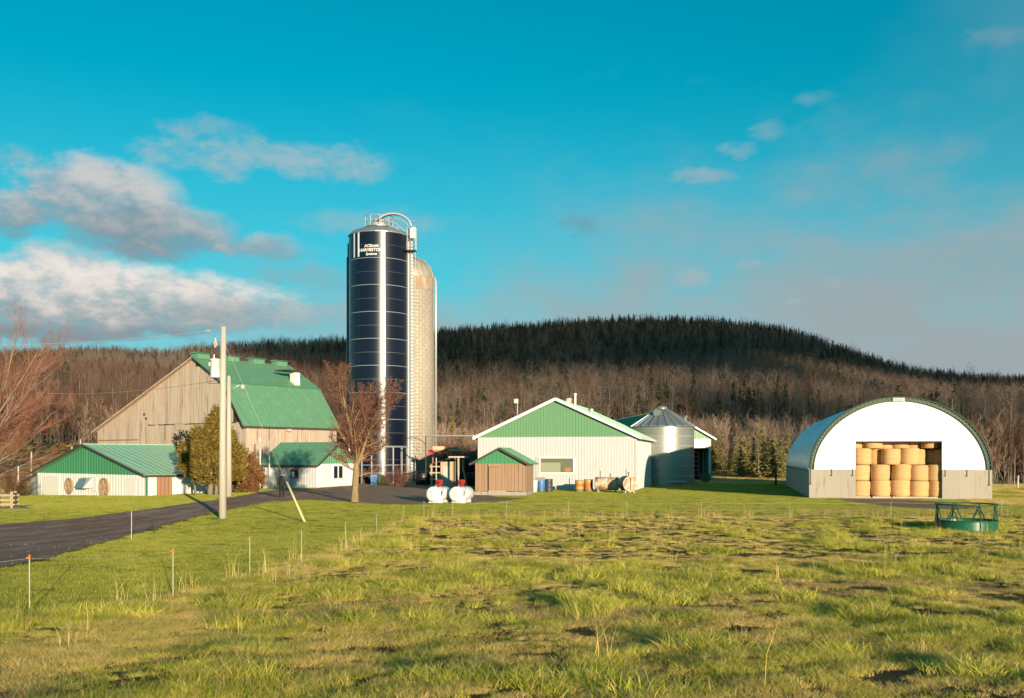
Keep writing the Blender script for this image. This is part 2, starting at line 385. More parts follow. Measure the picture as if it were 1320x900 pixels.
mat('pallet_wood', (0.55, 0.44, 0.32), 0.85, var=0.15, vscale=5)
mat('glass_dark', (0.02, 0.03, 0.03), 0.06, spec=0.8)
mat('window_glass', (0.16, 0.17, 0.11), 0.10, spec=0.8, var=0.10, vscale=0.7)
mat('blind', (0.30, 0.31, 0.20), 0.8, var=0.08)
mat('orange_box', (0.40, 0.17, 0.08), 0.8)
mat('lettering_white', (0.75, 0.75, 0.73), 0.6)
mat('grey_print', (0.45, 0.45, 0.44), 0.7)
mat('interior_dark', (0.03, 0.027, 0.025), 0.9)
mat('red_paint', (0.45, 0.035, 0.025), 0.45, spec=0.5)
mat('faded_red', (0.36, 0.12, 0.08), 0.7, var=0.2, vscale=3)
mat('blue_plastic', (0.05, 0.20, 0.50), 0.45)
mat('navy_plastic', (0.06, 0.14, 0.26), 0.5)
mat('dark_plastic', (0.045, 0.05, 0.045), 0.5)
mat('grey_lid', (0.22, 0.19, 0.17), 0.6)
mat('barrel_orange', (0.50, 0.15, 0.04), 0.55, var=0.15, vscale=3)
mat('barrel_yellow', (0.46, 0.30, 0.07), 0.55, var=0.15, vscale=3)
mat('barrel_green', (0.16, 0.17, 0.07), 0.65, var=0.2, vscale=3)
mat('tank_rusty', (0.66, 0.54, 0.40), 0.6, var=0.08, vscale=2, col2=(0.30, 0.12, 0.045), bump=0.003)
mats_rust = mat('rust', (0.24, 0.10, 0.04), 0.8, var=0.2)
mat('tank_dark', (0.09, 0.10, 0.11), 0.55, var=0.15)
mat('feeder_green', (0.012, 0.115, 0.055), 0.34, spec=0.6, var=0.10, vscale=2)
mat('feeder_dark', (0.022, 0.075, 0.04), 0.5)
mat('guard_wood', (0.36, 0.27, 0.18), 0.85, var=0.15, vscale=3)
mat('pole_wood', (0.50, 0.45, 0.37), 0.85, var=0.10, vscale=2, stretch=(6, 6, 0.4), streak=((0.40, 0.33, 0.24), (7, 7, 0.3), 2, 0.52, 0.72))
mat('guard_yellow', (0.60, 0.53, 0.30), 0.5)
mat('stake_white', (0.46, 0.43, 0.31), 0.6)
mat('cap_orange', (0.50, 0.17, 0.06), 0.5)
mat('wire_grey', (0.42, 0.40, 0.36), 0.5, 0.4)
mat('wire_dark', (0.05, 0.05, 0.05), 0.6)
mat('wire_white', (0.45, 0.42, 0.30), 0.6)
mat('rod_dark', (0.05, 0.045, 0.04), 0.7)
mat('lumber', (0.55, 0.37, 0.22), 0.85, var=0.15, vscale=4, rand=0.15)
mat('black_wrap', (0.012, 0.012, 0.013), 0.4)
mat('tarp_green', (0.14, 0.22, 0.06), 0.6)
mat('jacket', (0.012, 0.010, 0.011), 0.8, var=0.15, vscale=6)
mat('trousers', (0.010, 0.009, 0.008), 0.85)
mat('skin', (0.36, 0.20, 0.14), 0.6)
mat('hair', (0.05, 0.035, 0.025), 0.8)
mat('boot', (0.02, 0.015, 0.012), 0.7)
mat('porcelain', (0.50, 0.42, 0.36), 0.3)
mat('fan_wood', (0.36, 0.22, 0.12), 0.8, var=0.15, vscale=4)
mat('fan_blade', (0.52, 0.38, 0.22), 0.6, var=0.1)
M = MATS

# ------------------------------------------------------------------ ground sheet, road
def axis(lim, fine, n):
    t = np.linspace(-1, 1, n); k = math.asinh(lim / fine)
    return fine * np.sinh(t * k)
xs = np.concatenate([axis(2600, 16, 321)]); 
ys = np.concatenate([-np.geomspace(800, 4, 24), np.linspace(-3, 130, 300), np.linspace(133, 700, 120), np.geomspace(720, 4200, 22)])
XX, YY = np.meshgrid(xs, ys); ZZ = G(XX, YY)
nx, ny = len(xs), len(ys)
idx = np.arange(nx * ny).reshape(ny, nx)
quads = np.stack([idx[:-1, :-1], idx[:-1, 1:], idx[1:, 1:], idx[1:, :-1]], -1).reshape(-1, 4)
def np_mesh(name, verts, faces, mats, smooth=False, sizes=None, attr=None, mi=None):
    me = bpy.data.meshes.new(name); verts = np.asarray(verts, np.float32); faces = np.asarray(faces, np.int32)
    k = faces.shape[1]
    me.vertices.add(len(verts)); me.vertices.foreach_set('co', verts.ravel())
    me.loops.add(faces.size); me.loops.foreach_set('vertex_index', faces.ravel())
    me.polygons.add(len(faces)); me.polygons.foreach_set('loop_start', np.arange(0, faces.size, k, dtype=np.int32))
    me.polygons.foreach_set('loop_total', np.full(len(faces), k, np.int32))
    for q in (mats if isinstance(mats, (list, tuple)) else [mats]): me.materials.append(q)
    if mi is not None: me.polygons.foreach_set('material_index', np.asarray(mi, np.int32))
    if smooth: me.polygons.foreach_set('use_smooth', np.ones(len(faces), bool))
    if attr is not None:
        a = me.attributes.new(attr[0], 'FLOAT', attr[1]); a.data.foreach_set('value', np.asarray(attr[2], np.float32))
    me.update(calc_edges=True); me.validate()
    return me
def np_obj(name, *a, parent=None, **k):
    ob = bpy.data.objects.new(name, np_mesh(name, *a, **k)); COL.objects.link(ob)
    if parent is not None: ob.parent = parent
    return ob

gm = bpy.data.materials.new('ground_turf'); gm.use_nodes = True; T = NT(gm.node_tree)
pos = T.n('ShaderNodeNewGeometry').outputs['Position']; sp = T.n('ShaderNodeSeparateXYZ'); T.put(sp.inputs[0], pos)
gx, gy, gz = sp.outputs
nA = T.noise(pos, 0.35, 6, 0.6); nB = T.noise(pos, 3.0, 6, 0.65); nC = T.noise(pos, 0.06, 4, 0.6)
lawn = T.mix(T.ss(nB, 0.35, 0.68), (0.155, 0.190, 0.016), (0.215, 0.230, 0.026))
lawn = T.mix(T.m('MULTIPLY', T.ss(nA, 0.5, 0.7), 0.35), lawn, (0.24, 0.205, 0.06))
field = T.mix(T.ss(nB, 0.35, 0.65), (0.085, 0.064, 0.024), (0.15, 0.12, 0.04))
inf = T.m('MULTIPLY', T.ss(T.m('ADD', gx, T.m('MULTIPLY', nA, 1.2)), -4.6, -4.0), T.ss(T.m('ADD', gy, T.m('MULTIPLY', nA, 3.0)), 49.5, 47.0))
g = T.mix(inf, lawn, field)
g = T.mix(T.ss(T.m('ADD', gy, T.m('MULTIPLY', nA, 8)), 103, 112), g, T.mix(nB, (0.26, 0.17, 0.08), (0.19, 0.135, 0.06)))
g = T.mix(T.ss(T.m('ADD', gy, T.m('MULTIPLY', nA, 20)), 150, 175), g, T.mix(nB, (0.085, 0.055, 0.036), (0.055, 0.038, 0.026)))  # wood floor, darker than leaf litter to stand in for shade between trees
# worn earth in front of the bale barn's doorway, and a trodden strip along the fence
du = T.m('DIVIDE', T.m('SUBTRACT', gx, 23.6), 3.1); dv = T.m('DIVIDE', T.m('SUBTRACT', gy, 60.5), 7.5)
worn = T.ss(T.m('ADD', T.m('ADD', T.m('MULTIPLY', du, du), T.m('MULTIPLY', dv, dv)), T.m('MULTIPLY', nA, 0.7)), 1.5, 1.0)
g = T.mix(worn, g, T.mix(nB, (0.36, 0.23, 0.14), (0.27, 0.17, 0.10)))
bs = T.n('ShaderNodeBsdfPrincipled'); T.put(bs.inputs['Base Color'], g); bs.inputs['Roughness'].default_value = 0.95; bs.inputs['Specular IOR Level'].default_value = 0.1
b = T.n('ShaderNodeBump'); b.inputs['Strength'].default_value = 1.0; b.inputs['Distance'].default_value = 0.14
T.put(b.inputs['Height'], T.noise(pos, 5.0, 7, 0.7)); gm.node_tree.links.new(b.outputs[0], bs.inputs['Normal'])
gm.node_tree.links.new(bs.outputs[0], T.n('ShaderNodeOutputMaterial').inputs[0])
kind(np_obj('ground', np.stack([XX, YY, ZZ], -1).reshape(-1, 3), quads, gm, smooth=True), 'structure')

ROAD_PX = [(-60, 684), (0, 677), (100, 669), (200, 656), (240, 650), (300, 641.5), (335, 635), (355, 632), (400, 630.5), (412, 629.5), (455, 627), (462, 623.5), (520, 623),
           (545, 625), (600, 628), (612, 634), (640, 641), (676, 643.5), (640, 647), (600, 648.8), (550, 650.5), (500, 650.5), (470, 649.5), (456, 648.5), (397, 644),
           (373, 645.5), (330, 650.5), (290, 658), (260, 665), (215, 677.5), (160, 692), (110, 707), (50, 724), (0, 733), (-60, 748)]
ROAD = np.array([unproj(*p) for p in ROAD_PX])
def in_poly(x, y, P):
    x = np.asarray(x, float); y = np.asarray(y, float); r = np.zeros(x.shape, bool)
    for i in range(len(P)):
        x0, y0 = P[i]; x1, y1 = P[(i + 1) % len(P)]
        if y0 == y1: continue
        c = ((y0 > y) != (y1 > y)) & (x < (x1 - x0) * (y - y0) / (y1 - y0) + x0); r ^= c
    return r
st = 0.09
rx = np.arange(ROAD[:, 0].min() - 1, ROAD[:, 0].max() + 1, st); ry = np.arange(ROAD[:, 1].min() - 1, ROAD[:, 1].max() + 1, st)
RX, RY = np.meshgrid(rx, ry)
wobx = 0.06 * np.sin(2.3 * RY + 1.1 * RX) + 0.05 * np.sin(6.1 * RY - 3 * RX); woby = 0.06 * np.sin(1.9 * RX - 0.8 * RY) + 0.05 * np.sin(5.3 * RX + 2.2 * RY)
ins = in_poly(RX + st / 2 + wobx, RY + st / 2 + woby, ROAD)
ridx = np.arange(RX.size).reshape(RX.shape)
q = np.stack([ridx[:-1, :-1], ridx[:-1, 1:], ridx[1:, 1:], ridx[1:, :-1]], -1)[ins[:-1, :-1]]
used, inv = np.unique(q, return_inverse=True)
RZ = G(RX, RY) + 0.03
rv = np.stack([RX, RY, RZ], -1).reshape(-1, 3)[used]
rm = bpy.data.materials.new('gravel_road'); rm.use_nodes = True; T = NT(rm.node_tree)
pos = T.n('ShaderNodeNewGeometry').outputs['Position']
nA = T.noise(T.mapping(pos, scale=(0.9, 0.22, 1)), 1.0, 6, 0.6); nB = T.noise(pos, 9.0, 5, 0.7); nC = T.noise(pos, 30.0, 3, 0.7)
sp = T.n('ShaderNodeSeparateXYZ'); T.put(sp.inputs[0], pos)
nD = T.noise(T.mapping(pos, scale=(1.1, 0.12, 1)), 1.6, 5, 0.6)
asph = T.mix(nB, (0.29, 0.13, 0.09), (0.48, 0.235, 0.165))
asph = T.mix(T.m('MULTIPLY', T.ss(nD, 0.46, 0.66), 0.65), asph, (0.60, 0.335, 0.235))
asph = T.mix(T.m('MULTIPLY', T.ss(nD, 0.46, 0.34), 0.5), asph, (0.17, 0.09, 0.06))
stn = T.m('MULTIPLY', T.ss(nA, 0.46, 0.64), T.ss(nC, 0.42, 0.60))
g = T.mix(T.m('MULTIPLY', stn, 0.9), asph, (0.60, 0.50, 0.40))
yard = T.ss(T.m('ADD', sp.outputs[0], T.m('MULTIPLY', nA, 2.0)), -14.0, -10.0)
g = T.mix(T.m('MULTIPLY', yard, 0.8), g, T.mix(nB, (0.32, 0.19, 0.125), (0.46, 0.29, 0.20)))
bs = T.n('ShaderNodeBsdfPrincipled'); T.put(bs.inputs['Base Color'], g); bs.inputs['Roughness'].default_value = 0.9; bs.inputs['Specular IOR Level'].default_value = 0.2
b = T.n('ShaderNodeBump'); b.inputs['Strength'].default_value = 1.0; b.inputs['Distance'].default_value = 0.13
T.put(b.inputs['Height'], T.noise(pos, 12.0, 6, 0.7)); rm.node_tree.links.new(b.outputs[0], bs.inputs['Normal'])
rm.node_tree.links.new(bs.outputs[0], T.n('ShaderNodeOutputMaterial').inputs[0])
kind(np_obj('gravel_road', rv, inv.reshape(-1, 4), rm, smooth=True), 'structure')

# ------------------------------------------------------------------ round-roofed bale barn
HA = math.atan2(-0.218, 0.976); HO = (20.3, 68.0); HU = (0.976, -0.218); HV = (0.218, 0.976)
hb = thing('bale_barn', 'arched fabric barn with white end panel and low concrete walls, full of hay bales', 'barn', (HO[0], HO[1], 0), HA)
hw, hl, wh, ah = 11.57, 31.0, 1.95, 4.92
d0, d1 = 3.03, 8.50; dtop = 3.86
def wallpanels(xa, xb, ya, yb, n, along):
    for i in range(n):
        m = MB(); a, b = i / n, (i + 1) / n
        top = wh + random.uniform(-.01, .01)
        if along == 'x': m.box(xa + (xb - xa) * a + .003, xa + (xb - xa) * b - .003, ya, yb, -.4, top)
        else: m.box(xa, xb, ya + (yb - ya) * a + .008, ya + (yb - ya) * b - .008, -.4, top)
        m.build('wall_panel', M['concrete'], hb)
wallpanels(0.0, d0, 0.0, 0.28, 3, 'x'); wallpanels(d1, hw, 0.0, 0.28, 3, 'x')
wallpanels(0.0, 0.28, 0.30, hl, 12, 'y'); wallpanels(hw - .28, hw, 0.30, hl, 12, 'y')
MB().box(.30, hw - .30, hl - .28, hl, -.4, wh).build('end_wall', M['concrete'], hb)
def arch(u, hgt=ah, half=hw / 2, k=1.93):
    """u in -1..1 along the half span"""
    return wh + hgt * max(0.0, 1 - abs(u) ** k) ** (1 / k)
def arch_pts(n, inset=0.0, out=0.0):
    P = []
    for i in range(n + 1):
        th = math.pi * i / n; c, s_ = math.cos(th), math.sin(th)
        k = 1.93
        ux = -math.copysign(abs(c) ** (2 / k), c); uz = abs(s_) ** (2 / k)
        P.append((hw / 2 + (hw / 2 - inset + out) * ux, wh + (ah - inset + out) * uz))
    return P
m = MB(); nst = 48; ys_ = np.linspace(-0.12, hl, 160); A = arch_pts(nst, 0, 0.03)
vs = []
for y in ys_:
    ph = (y + 0.12) / 1.55; sag = 0.045 * (1 - abs(math.sin(math.pi * ph)) ** 0.6)
    sag = 0.13 * abs(math.sin(math.pi * ph)) ** 0.8 * min(1.0, (y + .12) / 3.0)
    for (x, z) in A:
        dx, dz = x - hw / 2, z - wh; l = math.hypot(dx, dz) or 1
        vs.append((x - dx / l * sag, y, z - dz / l * sag))
w_ = nst + 1
fs = [(i * w_ + j, i * w_ + j + 1, (i + 1) * w_ + j + 1, (i + 1) * w_ + j) for i in range(len(ys_) - 1) for j in range(nst)]
m.add(vs, fs)
vin = [(hw / 2 + (x - hw / 2) * 0.985, y, wh + (z - wh) * 0.985) for x, y, z in vs]
m.add(vin, [tuple(reversed(f)) for f in fs])
m.build('cover', M['fabric_cover'], hb, smooth=True)
# end panels
def endpanel(name, y0, y1, door):
    m = MB(); P = arch_pts(nst, 0.30, 0)
    xs_ = sorted(set([p[0] for p in P] + ([d0, d0 + 1e-3, d1 - 1e-3, d1] if door else [])))
    px_ = [p[0] for p in P]; pz_ = [p[1] for p in P]
    for a, b in zip(xs_[:-1], xs_[1:]):
        if b - a < 5e-3: continue
        mid = (a + b) / 2; zb = dtop if door and d0 < mid < d1 else wh - .02
        za, zc = np.interp(a, px_, pz_), np.interp(b, px_, pz_)
        m.hexa([(a, y0, zb), (b, y0, zb), (b, y1, zb), (a, y1, zb)], [(a, y0, max(za, zb + .01)), (b, y0, max(zc, zb + .01)), (b, y1, max(zc, zb + .01)), (a, y1, max(za, zb + .01))])
    if door:
        m.box(d0 - .06, d0 - .001, y0 + .02, y1 + .1, wh, dtop); m.box(d1 + .001, d1 + .06, y0 + .02, y1 + .1, wh, dtop)
    return m.build(name, M['fabric_white'], hb)
endpanel('end_panel', 0.06, 0.16, True); endpanel('end_panel', hl - .2, hl - .1, False)
MB().box(d0 + .05, d1 - .05, 0.04, 0.10, dtop - .07, dtop - .01).build('door_lintel', M['dark_trim'], hb)
# front truss: two chords, zigzag web, dark green strip behind
m = MB(); Ao, Ai = arch_pts(64, 0, 0.0), arch_pts(64, 0.33, 0)
vs = [(x, 0.03, z) for x, z in Ao] + [(x, 0.03, z) for x, z in Ai] + [(x, 0.20, z) for x, z in Ai]
k = 65
m.add(vs, [(i, i + 1, k + i + 1, k + i) for i in range(64)] + [(k + i, k + i + 1, 2 * k + i + 1, 2 * k + i) for i in range(64)])
m.build('edge_strip', M['fabric_green'], hb)
Ao, Ai = arch_pts(64, 0.04, 0), arch_pts(64, 0.30, 0)
MB().tube([(x, -.04, z) for x, z in Ao], 0.045, 6).build('outer_chord', M['fabric_green'], hb, True)
MB().tube([(x, -.04, z) for x, z in Ai], 0.035, 6).build('inner_chord', M['fabric_green'], hb, True)
Bo, Bi = arch_pts(120, 0.10, 0), arch_pts(120, 0.29, 0)
m = MB()
for i in range(3, 118):
    if abs(i - 60) < 4: continue
    a, b = (Bo[i], Bi[i + 1]) if i % 2 else (Bi[i], Bo[i + 1])
    m.tube([(a[0], -.04, a[1]), (b[0], -.04, b[1])], 0.012, 4)
kind(m.build('truss_web', M['bright_steel'], hb), 'stuff')
sg = MB().box(hw / 2 - .40, hw / 2 + .36, -.11, -.07, wh + ah - .36, wh + ah - .10).build('sign_plate', M['dirty_white'], hb)
m = MB()
for x in (-.24, -.12, .02, .12): m.box(hw / 2 + x, hw / 2 + x + .07, -.125, -.105, wh + ah - .27, wh + ah - .2)
kind(m.build('print', M['grey_print'], sg), 'stuff')
m = MB()
for x in (0, .13, .22, .33, .41): m.box(8.05 + x, 8.12 + x, .045, .063, 4.53, 4.58)
kind(m.build('faint_print', M['grey_print'], hb), 'stuff')
for x in (1.45, 2.8, 8.66, 10.0):
    MB().box(x, x + .05, -.03, .01, wh - .42, wh + .02).box(x - .05, x + .05, -.045, -.025, wh - .45, wh - .37).build('tie_strap', M['black_strap'], hb)
for x in (.05, hw - .22):
    MB().box(x, x + .06, -.03, .01, wh - 1.0, wh + .02).box(x - .03, x + .1, -.045, -.025, wh - 1.03, wh - .95).build('tie_strap', M['black_strap'], hb)
for i in range(19):
    MB().box(-.03, .0, 0.9 + i * 1.55, 1.35 + i * 1.55, wh - .16, wh - .10).build('tie_strap', M['black_strap'], hb)
MB().tube([(-.03, -.1, wh + .03), (-.03, hl, wh + .03)], .05, 6).build('edge_rail', M['bright_steel'], hb, True)
MB().box(.30, hw - .30, .02, hl - .3, -.3, .05).build('floor', M['concrete'], hb)

# hay bales: straw rolls standing on their ends
def bale_mesh(seed, r=.645, h=1.08):
    rr = random.Random(seed); n = 28; m = MB(); prof = []
    zs = [0, .02, .08, .2, .35, .5, .65, .8, .92, .98, 1.0]
    vs = []; fs = []
    l0 = [rr.uniform(-.045, .045) for _ in range(n)]; lob = [(l0[i - 1] + l0[i] + l0[(i + 1) % n]) / 2 for i in range(n)]; lean = (rr.uniform(-.06, .06), rr.uniform(-.05, .05))
    for zi in zs:
        e = 1 - 0.10 * max(0, (abs(zi - .5) - .44) / .06) - .04 * (math.sin(zi * 5 + seed) ** 2)
        for j in range(n):
            a = 2 * math.pi * j / n; q = r * (e + .5 * lob[j] * (1 - abs(zi - .5)) + rr.uniform(-.012, .012))
            vs.append((q * math.cos(a) + lean[0] * zi, q * math.sin(a) + lean[1] * zi, zi * h))
    k = len(zs)
    fs = [(i * n + j, i * n + (j + 1) % n, (i + 1) * n + (j + 1) % n, (i + 1) * n + j) for i in range(k - 1) for j in range(n)]
    fs += [tuple(range(n - 1, -1, -1)), tuple((k - 1) * n + j for j in range(n))]
    m.add(vs, fs); 
    me = bpy.data.meshes.new('hay_bale'); me.from_pydata(m.v, [], m.f); me.materials.append(M['hay'])
    me.polygons.foreach_set('use_smooth', [len(p.vertices) == 4 for p in me.polygons]); me.update(); return me
bale_meshes = [bale_mesh(s) for s in range(7)]
hfr = frame(HO, HA)
def bale(px, y, z, label, k, sc=1.0):
    yy = y; o = (HO[0] + HV[0] * yy, HO[1] + HV[1] * yy); x = t_on(o, HU, px)
    ob = bpy.data.objects.new('hay_bale', bale_meshes[k % 7]); COL.objects.link(ob)
    ob.location = hfr(x, yy, z); ob.rotation_euler = (0, 0, k * 1.7); ob.scale = (sc, sc, 1 + (k % 3 - 1) * .03)
    tag(ob, label, 'hay bale', 'round hay bales stacked in the barn doorway'); return ob
cn = ['leftmost', 'second from the left', 'middle', 'second from the right', 'rightmost']
z0 = .13
for i, px in enumerate((1109.0, 1135.2, 1160.6, 1184.0, 1208.5)):
    bale(px, 0.92, z0, f'round hay bale on a pallet, {cn[i]} bottom tier of the doorway', i)
    bale(px + (-.6, -.9, 1.0, .6, -2.0)[i], 0.95, z0 + 1.075, f'round hay bale, {cn[i]} in the second tier of the doorway stack', i + 3, 0.985)
    o = (HO[0] + HV[0] * .92, HO[1] + HV[1] * .92); x = t_on(o, HU, px); c = hfr(x, .92, 0)
    pl = thing('pallet', f'pale wooden pallet under the {cn[i]} bottom hay bale of the barn doorway', 'pallet', (c.x, c.y, .05), HA, 'pallets under the bales')
    for j in range(5): MB().box(-.58 + j * .25, -.42 + j * .25, -.6, .6, .06, .078).build('board', M['pallet_wood'], pl)
    for j in range(3): MB().box(-.58, .58, -.6 + j * .56, -.52 + j * .56, 0, .058).build('bearer', M['pallet_wood'], pl)
z3 = z0 + 2.15
for px, y, lb, k in ((1111.0, .95, 'hay bale by the left jamb in the third tier of the doorway', 2), (1147.8, .9, 'full hay bale near the middle of the third tier of the doorway', 4),
                     (1172.0, 1.0, 'hay bale right of the middle one in the third tier', 5)):
    bale(px, y, z3, lb, k)
for px, y, lb, k, s in ((1129, 1.7, 'hay bale set back between left and middle bales of the third tier', 1, 1), (1181.5, 1.6, 'shorter hay bale peeping out right of the third tier', 0, .9),
                     (1199.5, 2.3, 'dim hay bale set back in the third tier, left of two', 6, 1), (1213, 2.0, 'dim hay bale set back in the third tier beside the jamb', 3, 1)):
    bale(px, y, z3 + (-.25 if px == 1180.5 else 0), lb, k, s)
z4 = z3 + 1.08
for px, y, lb, k in ((1100.5, 1.3, 'hay bale just showing beside the left jamb at the top of the doorway', 3), (1125.2, 1.0, 'large top hay bale under the door lintel, left of the middle', 5),
                     (1160, 1.7, 'top hay bale in the middle under the door lintel', 2)):
    bale(px, y, z4 + (.02 if px < 1150 else .0), lb, k)
for px, y, lb, k in ((1140, 1.8, 'top hay bale set back between two front ones under the lintel', 0), (1177, 2.0, 'top hay bale set back right of the middle one', 1),
                     (1199.5, 1.3, 'top hay bale overhanging the dark gap at the right end of the doorway', 4)):
    bale(px, y, z4 - (.02 if px < 1190 else -.03), lb, k)

# ------------------------------------------------------------------ generic gabled metal building
def gable_shell(par, w, L, eave, apex, mid, siding_lo, siding_hi, zsplit, trim, roof, ov=.4, ovf=.35, base=-.5, rib=.25, roofrib=.45, fas=.18, corner=None, splitdepth=0):
    """front at y=0; eave heights (left, right) of the wall, apex of the wall at x=mid"""
    eL, eR = eave
    def top(t): return eL + (apex - eL) * t / mid if t <= mid else eR + (apex - eR) * (w - t) / (w - mid)
    xl = mid * max(0, (zsplit - eL)) / (apex - eL) if zsplit > eL else 0
    MB().siding((0, 0, 0), (1, 0, 0), (0, -1, 0), w, base, lambda t: min(zsplit, top(t)), rib, brk=(mid,)).build('front_wall', siding_lo, par)
    MB().siding((0, -.012, 0), (1, 0, 0), (0, -1, 0), w, lambda t: min(zsplit, top(t)) + .0, top, rib, brk=(mid,)).build('front_gable', siding_hi, par)
    MB().siding((w, .02, 0), (0, 1, 0), (1, 0, 0), L - .02, base, eR, rib).build('side_wall', siding_lo, par)
    MB().siding((0, .02, 0), (0, 1, 0), (-1, 0, 0), L - .02, base, eL, rib).build('side_wall', siding_lo, par)
    MB().siding((0, L, 0), (1, 0, 0), (0, 1, 0), w, base, top, rib, brk=(mid,)).build('back_wall', siding_lo, par)
    sL, sR = (apex - eL) / mid, (apex - eR) / (w - mid)
    rz = apex + .14
    lE, rE = (-ov, eL - sL * ov + .14), (w + ov, eR - sR * ov + .14)
    rl = MB().slab((lE[0], -ovf, lE[1]), (lE[0], L + ovf, lE[1]), (mid - .003, L + ovf, rz), (mid - .003, -ovf, rz), .1, roofrib).build('roof', roof, par)
    rr_ = MB().slab((rE[0], -ovf, rE[1]), (rE[0], L + ovf, rE[1]), (mid + .003, L + ovf, rz), (mid + .003, -ovf, rz), .1, roofrib).build('roof', roof, par)
    MB().tube([(mid, -ovf, rz + .0), (mid, L + ovf, rz + .0)], .07, 6).build('ridge_cap', roof, par)
    y = -ovf - .03
    for (a, b) in ((lE, (mid, rz)), (rE, (mid, rz))):
        MB().beam((a[0], y, a[1] - .05), (b[0], y, b[1] - .05), .06, fas).build('fascia', trim, par)
    for e, sx in ((lE, -1), (rE, 1)):
        MB().box(e[0] - .05 if sx < 0 else e[0] - .01, e[0] + .01 if sx < 0 else e[0] + .05, -ovf, L + ovf, e[1] - .17, e[1] - .02).build('eave_trim', trim, par)
    if corner:
        for x in (0, w): MB().box(x - .08, x + .08, -.06, .06, base, min(zsplit, eR) - .03).build('corner_trim', corner, par)
    return top

# ------------------------------------------------------------------ big white and green metal barn
BO = (10.4 - .976 * 13.6, 83.4 + .218 * 13.6)
wb = thing('metal_barn', 'long white metal barn with pale green gable and one wide window', 'barn', (BO[0], BO[1], 0), HA)
gable_shell(wb, 13.6, 19.0, (4.49, 4.49), 7.62, 6.8, M['white_metal'], M['pale_green_metal'], 4.50, M['white_paint'], M['faded_green_roof'], ov=.42, ovf=.4, corner=M['white_metal'], fas=.24)
wx0, wx1 = t_on(BO, HU, 697), t_on(BO, HU, 739); wz0, wz1 = 1.47, 2.66
wn = MB()
wn.box(wx0 - .14, wx1 + .14, -.09, .0, wz1, wz1 + .14).box(wx0 - .14, wx1 + .14, -.11, .0, wz0 - .16, wz0).box(wx0 - .14, wx0, -.088, .0, wz0 + .002, wz1 - .002).box(wx1, wx1 + .14, -.088, .0, wz0 + .002, wz1 - .002)
win = wn.build('window', M['white_paint'], wb)
MB().box(wx0, wx1, -.05, -.035, wz0, wz1).build('pane', M['window_glass'], win)
MB().box(wx0 + .05, wx0 + 1.72, -.062, -.054, wz0 + .03, wz1 - .36).build('blind', M['blind'], win)
MB().box(wx1 - .72, wx1 - .18, -.068, -.056, wz0 + .03, wz0 + .42).build('box', M['orange_box'], win)
MB().box(wx0 - .42, wx0 - .30, -.07, -.0, -.3, wz1 + .1).build('downpipe', M['dirty_white'], wb)
# roof fittings
def rz_(x): return 7.62 + .14 - abs(x - 6.8) * (3.13 / 6.8)
m = MB(); m.tube([(8.3, .9, rz_(8.3) - .1), (8.3, .9, rz_(8.3) + 1.0)], .13, 10); fl = m.build('flue_pipe', M['galvanized'], wb)
MB().tube([(8.3, .9, rz_(8.3) + 1.0), (8.3, .9, rz_(8.3) + 1.16)], .17, 10).build('cap', M['galvanized_roof'], fl)
MB().box(7.55, 7.95, .8, 1.2, rz_(7.75) - .12, rz_(7.75) + .42).tube([(7.75, 1, rz_(7.75) + .42), (7.75, 1, rz_(7.75) + .5)], .26, 8).build('roof_box', M['dirty_white'], wb)
MB().tube([(9.5, 2.2, rz_(9.5) - .1), (9.5, 2.2, rz_(9.5) + .3)], .14, 10).tube([(9.5, 2.2, rz_(9.5) + .28), (9.5, 2.2, rz_(9.5) + .42), (9.5, 2.2, rz_(9.5) + .5)], [.28, .26, .05], 10).build('roof_vent', M['galvanized'], wb)

# ------------------------------------------------------------------ small plank shed in front of it
SO_ = gnd(612.6, 72.6); SO2 = (SO_.x, SO_.y)
sw = t_on(SO2, HU, 677.5); 
sh = thing('plank_shed', 'small brown plank shed with green gable on a concrete footing', 'shed', (SO2[0], SO2[1], 0), HA)
sd = 2.9; se, sa, smid = 2.36, 3.36, sw * .50
MB().box(.06, sw - .06, .06, sd - .06, -.3, .30).box(-.06, sw + .06, -.06, .055, -.3, .27).box(1.0, sw * .62, -.14, -.061, -.3, .36).build('footing', M['concrete'], sh)
def plank_row(par, o, u, nrm, L, zb, ztop, wmin, wmax, matl, name='plank', seed=1, skip=None, gap=.02, th=.03, jit=.02):
    rr = random.Random(seed); t = 0.0; o, u, nrm = Vector(o), Vector(u), Vector(nrm)
    while t < L - .02:
        w = min(rr.uniform(wmin, wmax), L - t)
        if L - t - w < .08: w = L - t
        a, b = t + gap / 2, t + w - gap / 2; t += w
        if skip and skip((a + b) / 2): continue
        off = rr.uniform(0, jit); zlo = zb + rr.uniform(-.02, .03)
        P = lambda s_, d_, z_: o + u * s_ + nrm * d_ + Vector((0, 0, z_))
        m = MB(); m.hexa([P(a, off + th, zlo), P(b, off + th, zlo), P(b, off, zlo), P(a, off, zlo)], [P(a, off + th, ztop(a)), P(b, off + th, ztop(b)), P(b, off, ztop(b)), P(a, off, ztop(a))])
        m.build(name, matl, par)
core = MB().box(.05, sw - .05, .02, sd - .05, .28, se - .02).build('wall', M['dark_gap'], sh)
dxa, dxb = sw * .275, sw * .475
plank_row(sh, (0, .02, 0), (1, 0, 0), (0, -1, 0), sw, .30, lambda t: se, .20, .32, M['shed_wood'], seed=3, skip=lambda t: dxa < t < dxb)
plank_row(sh, (sw - .05, 0, 0), (0, 1, 0), (1, 0, 0), sd, .30, lambda t: se, .22, .34, M['shed_wood'], seed=4)
plank_row(sh, (.05, 0, 0), (0, 1, 0), (-1, 0, 0), sd, .30, lambda t: se, .22, .34, M['shed_wood'], seed=5)
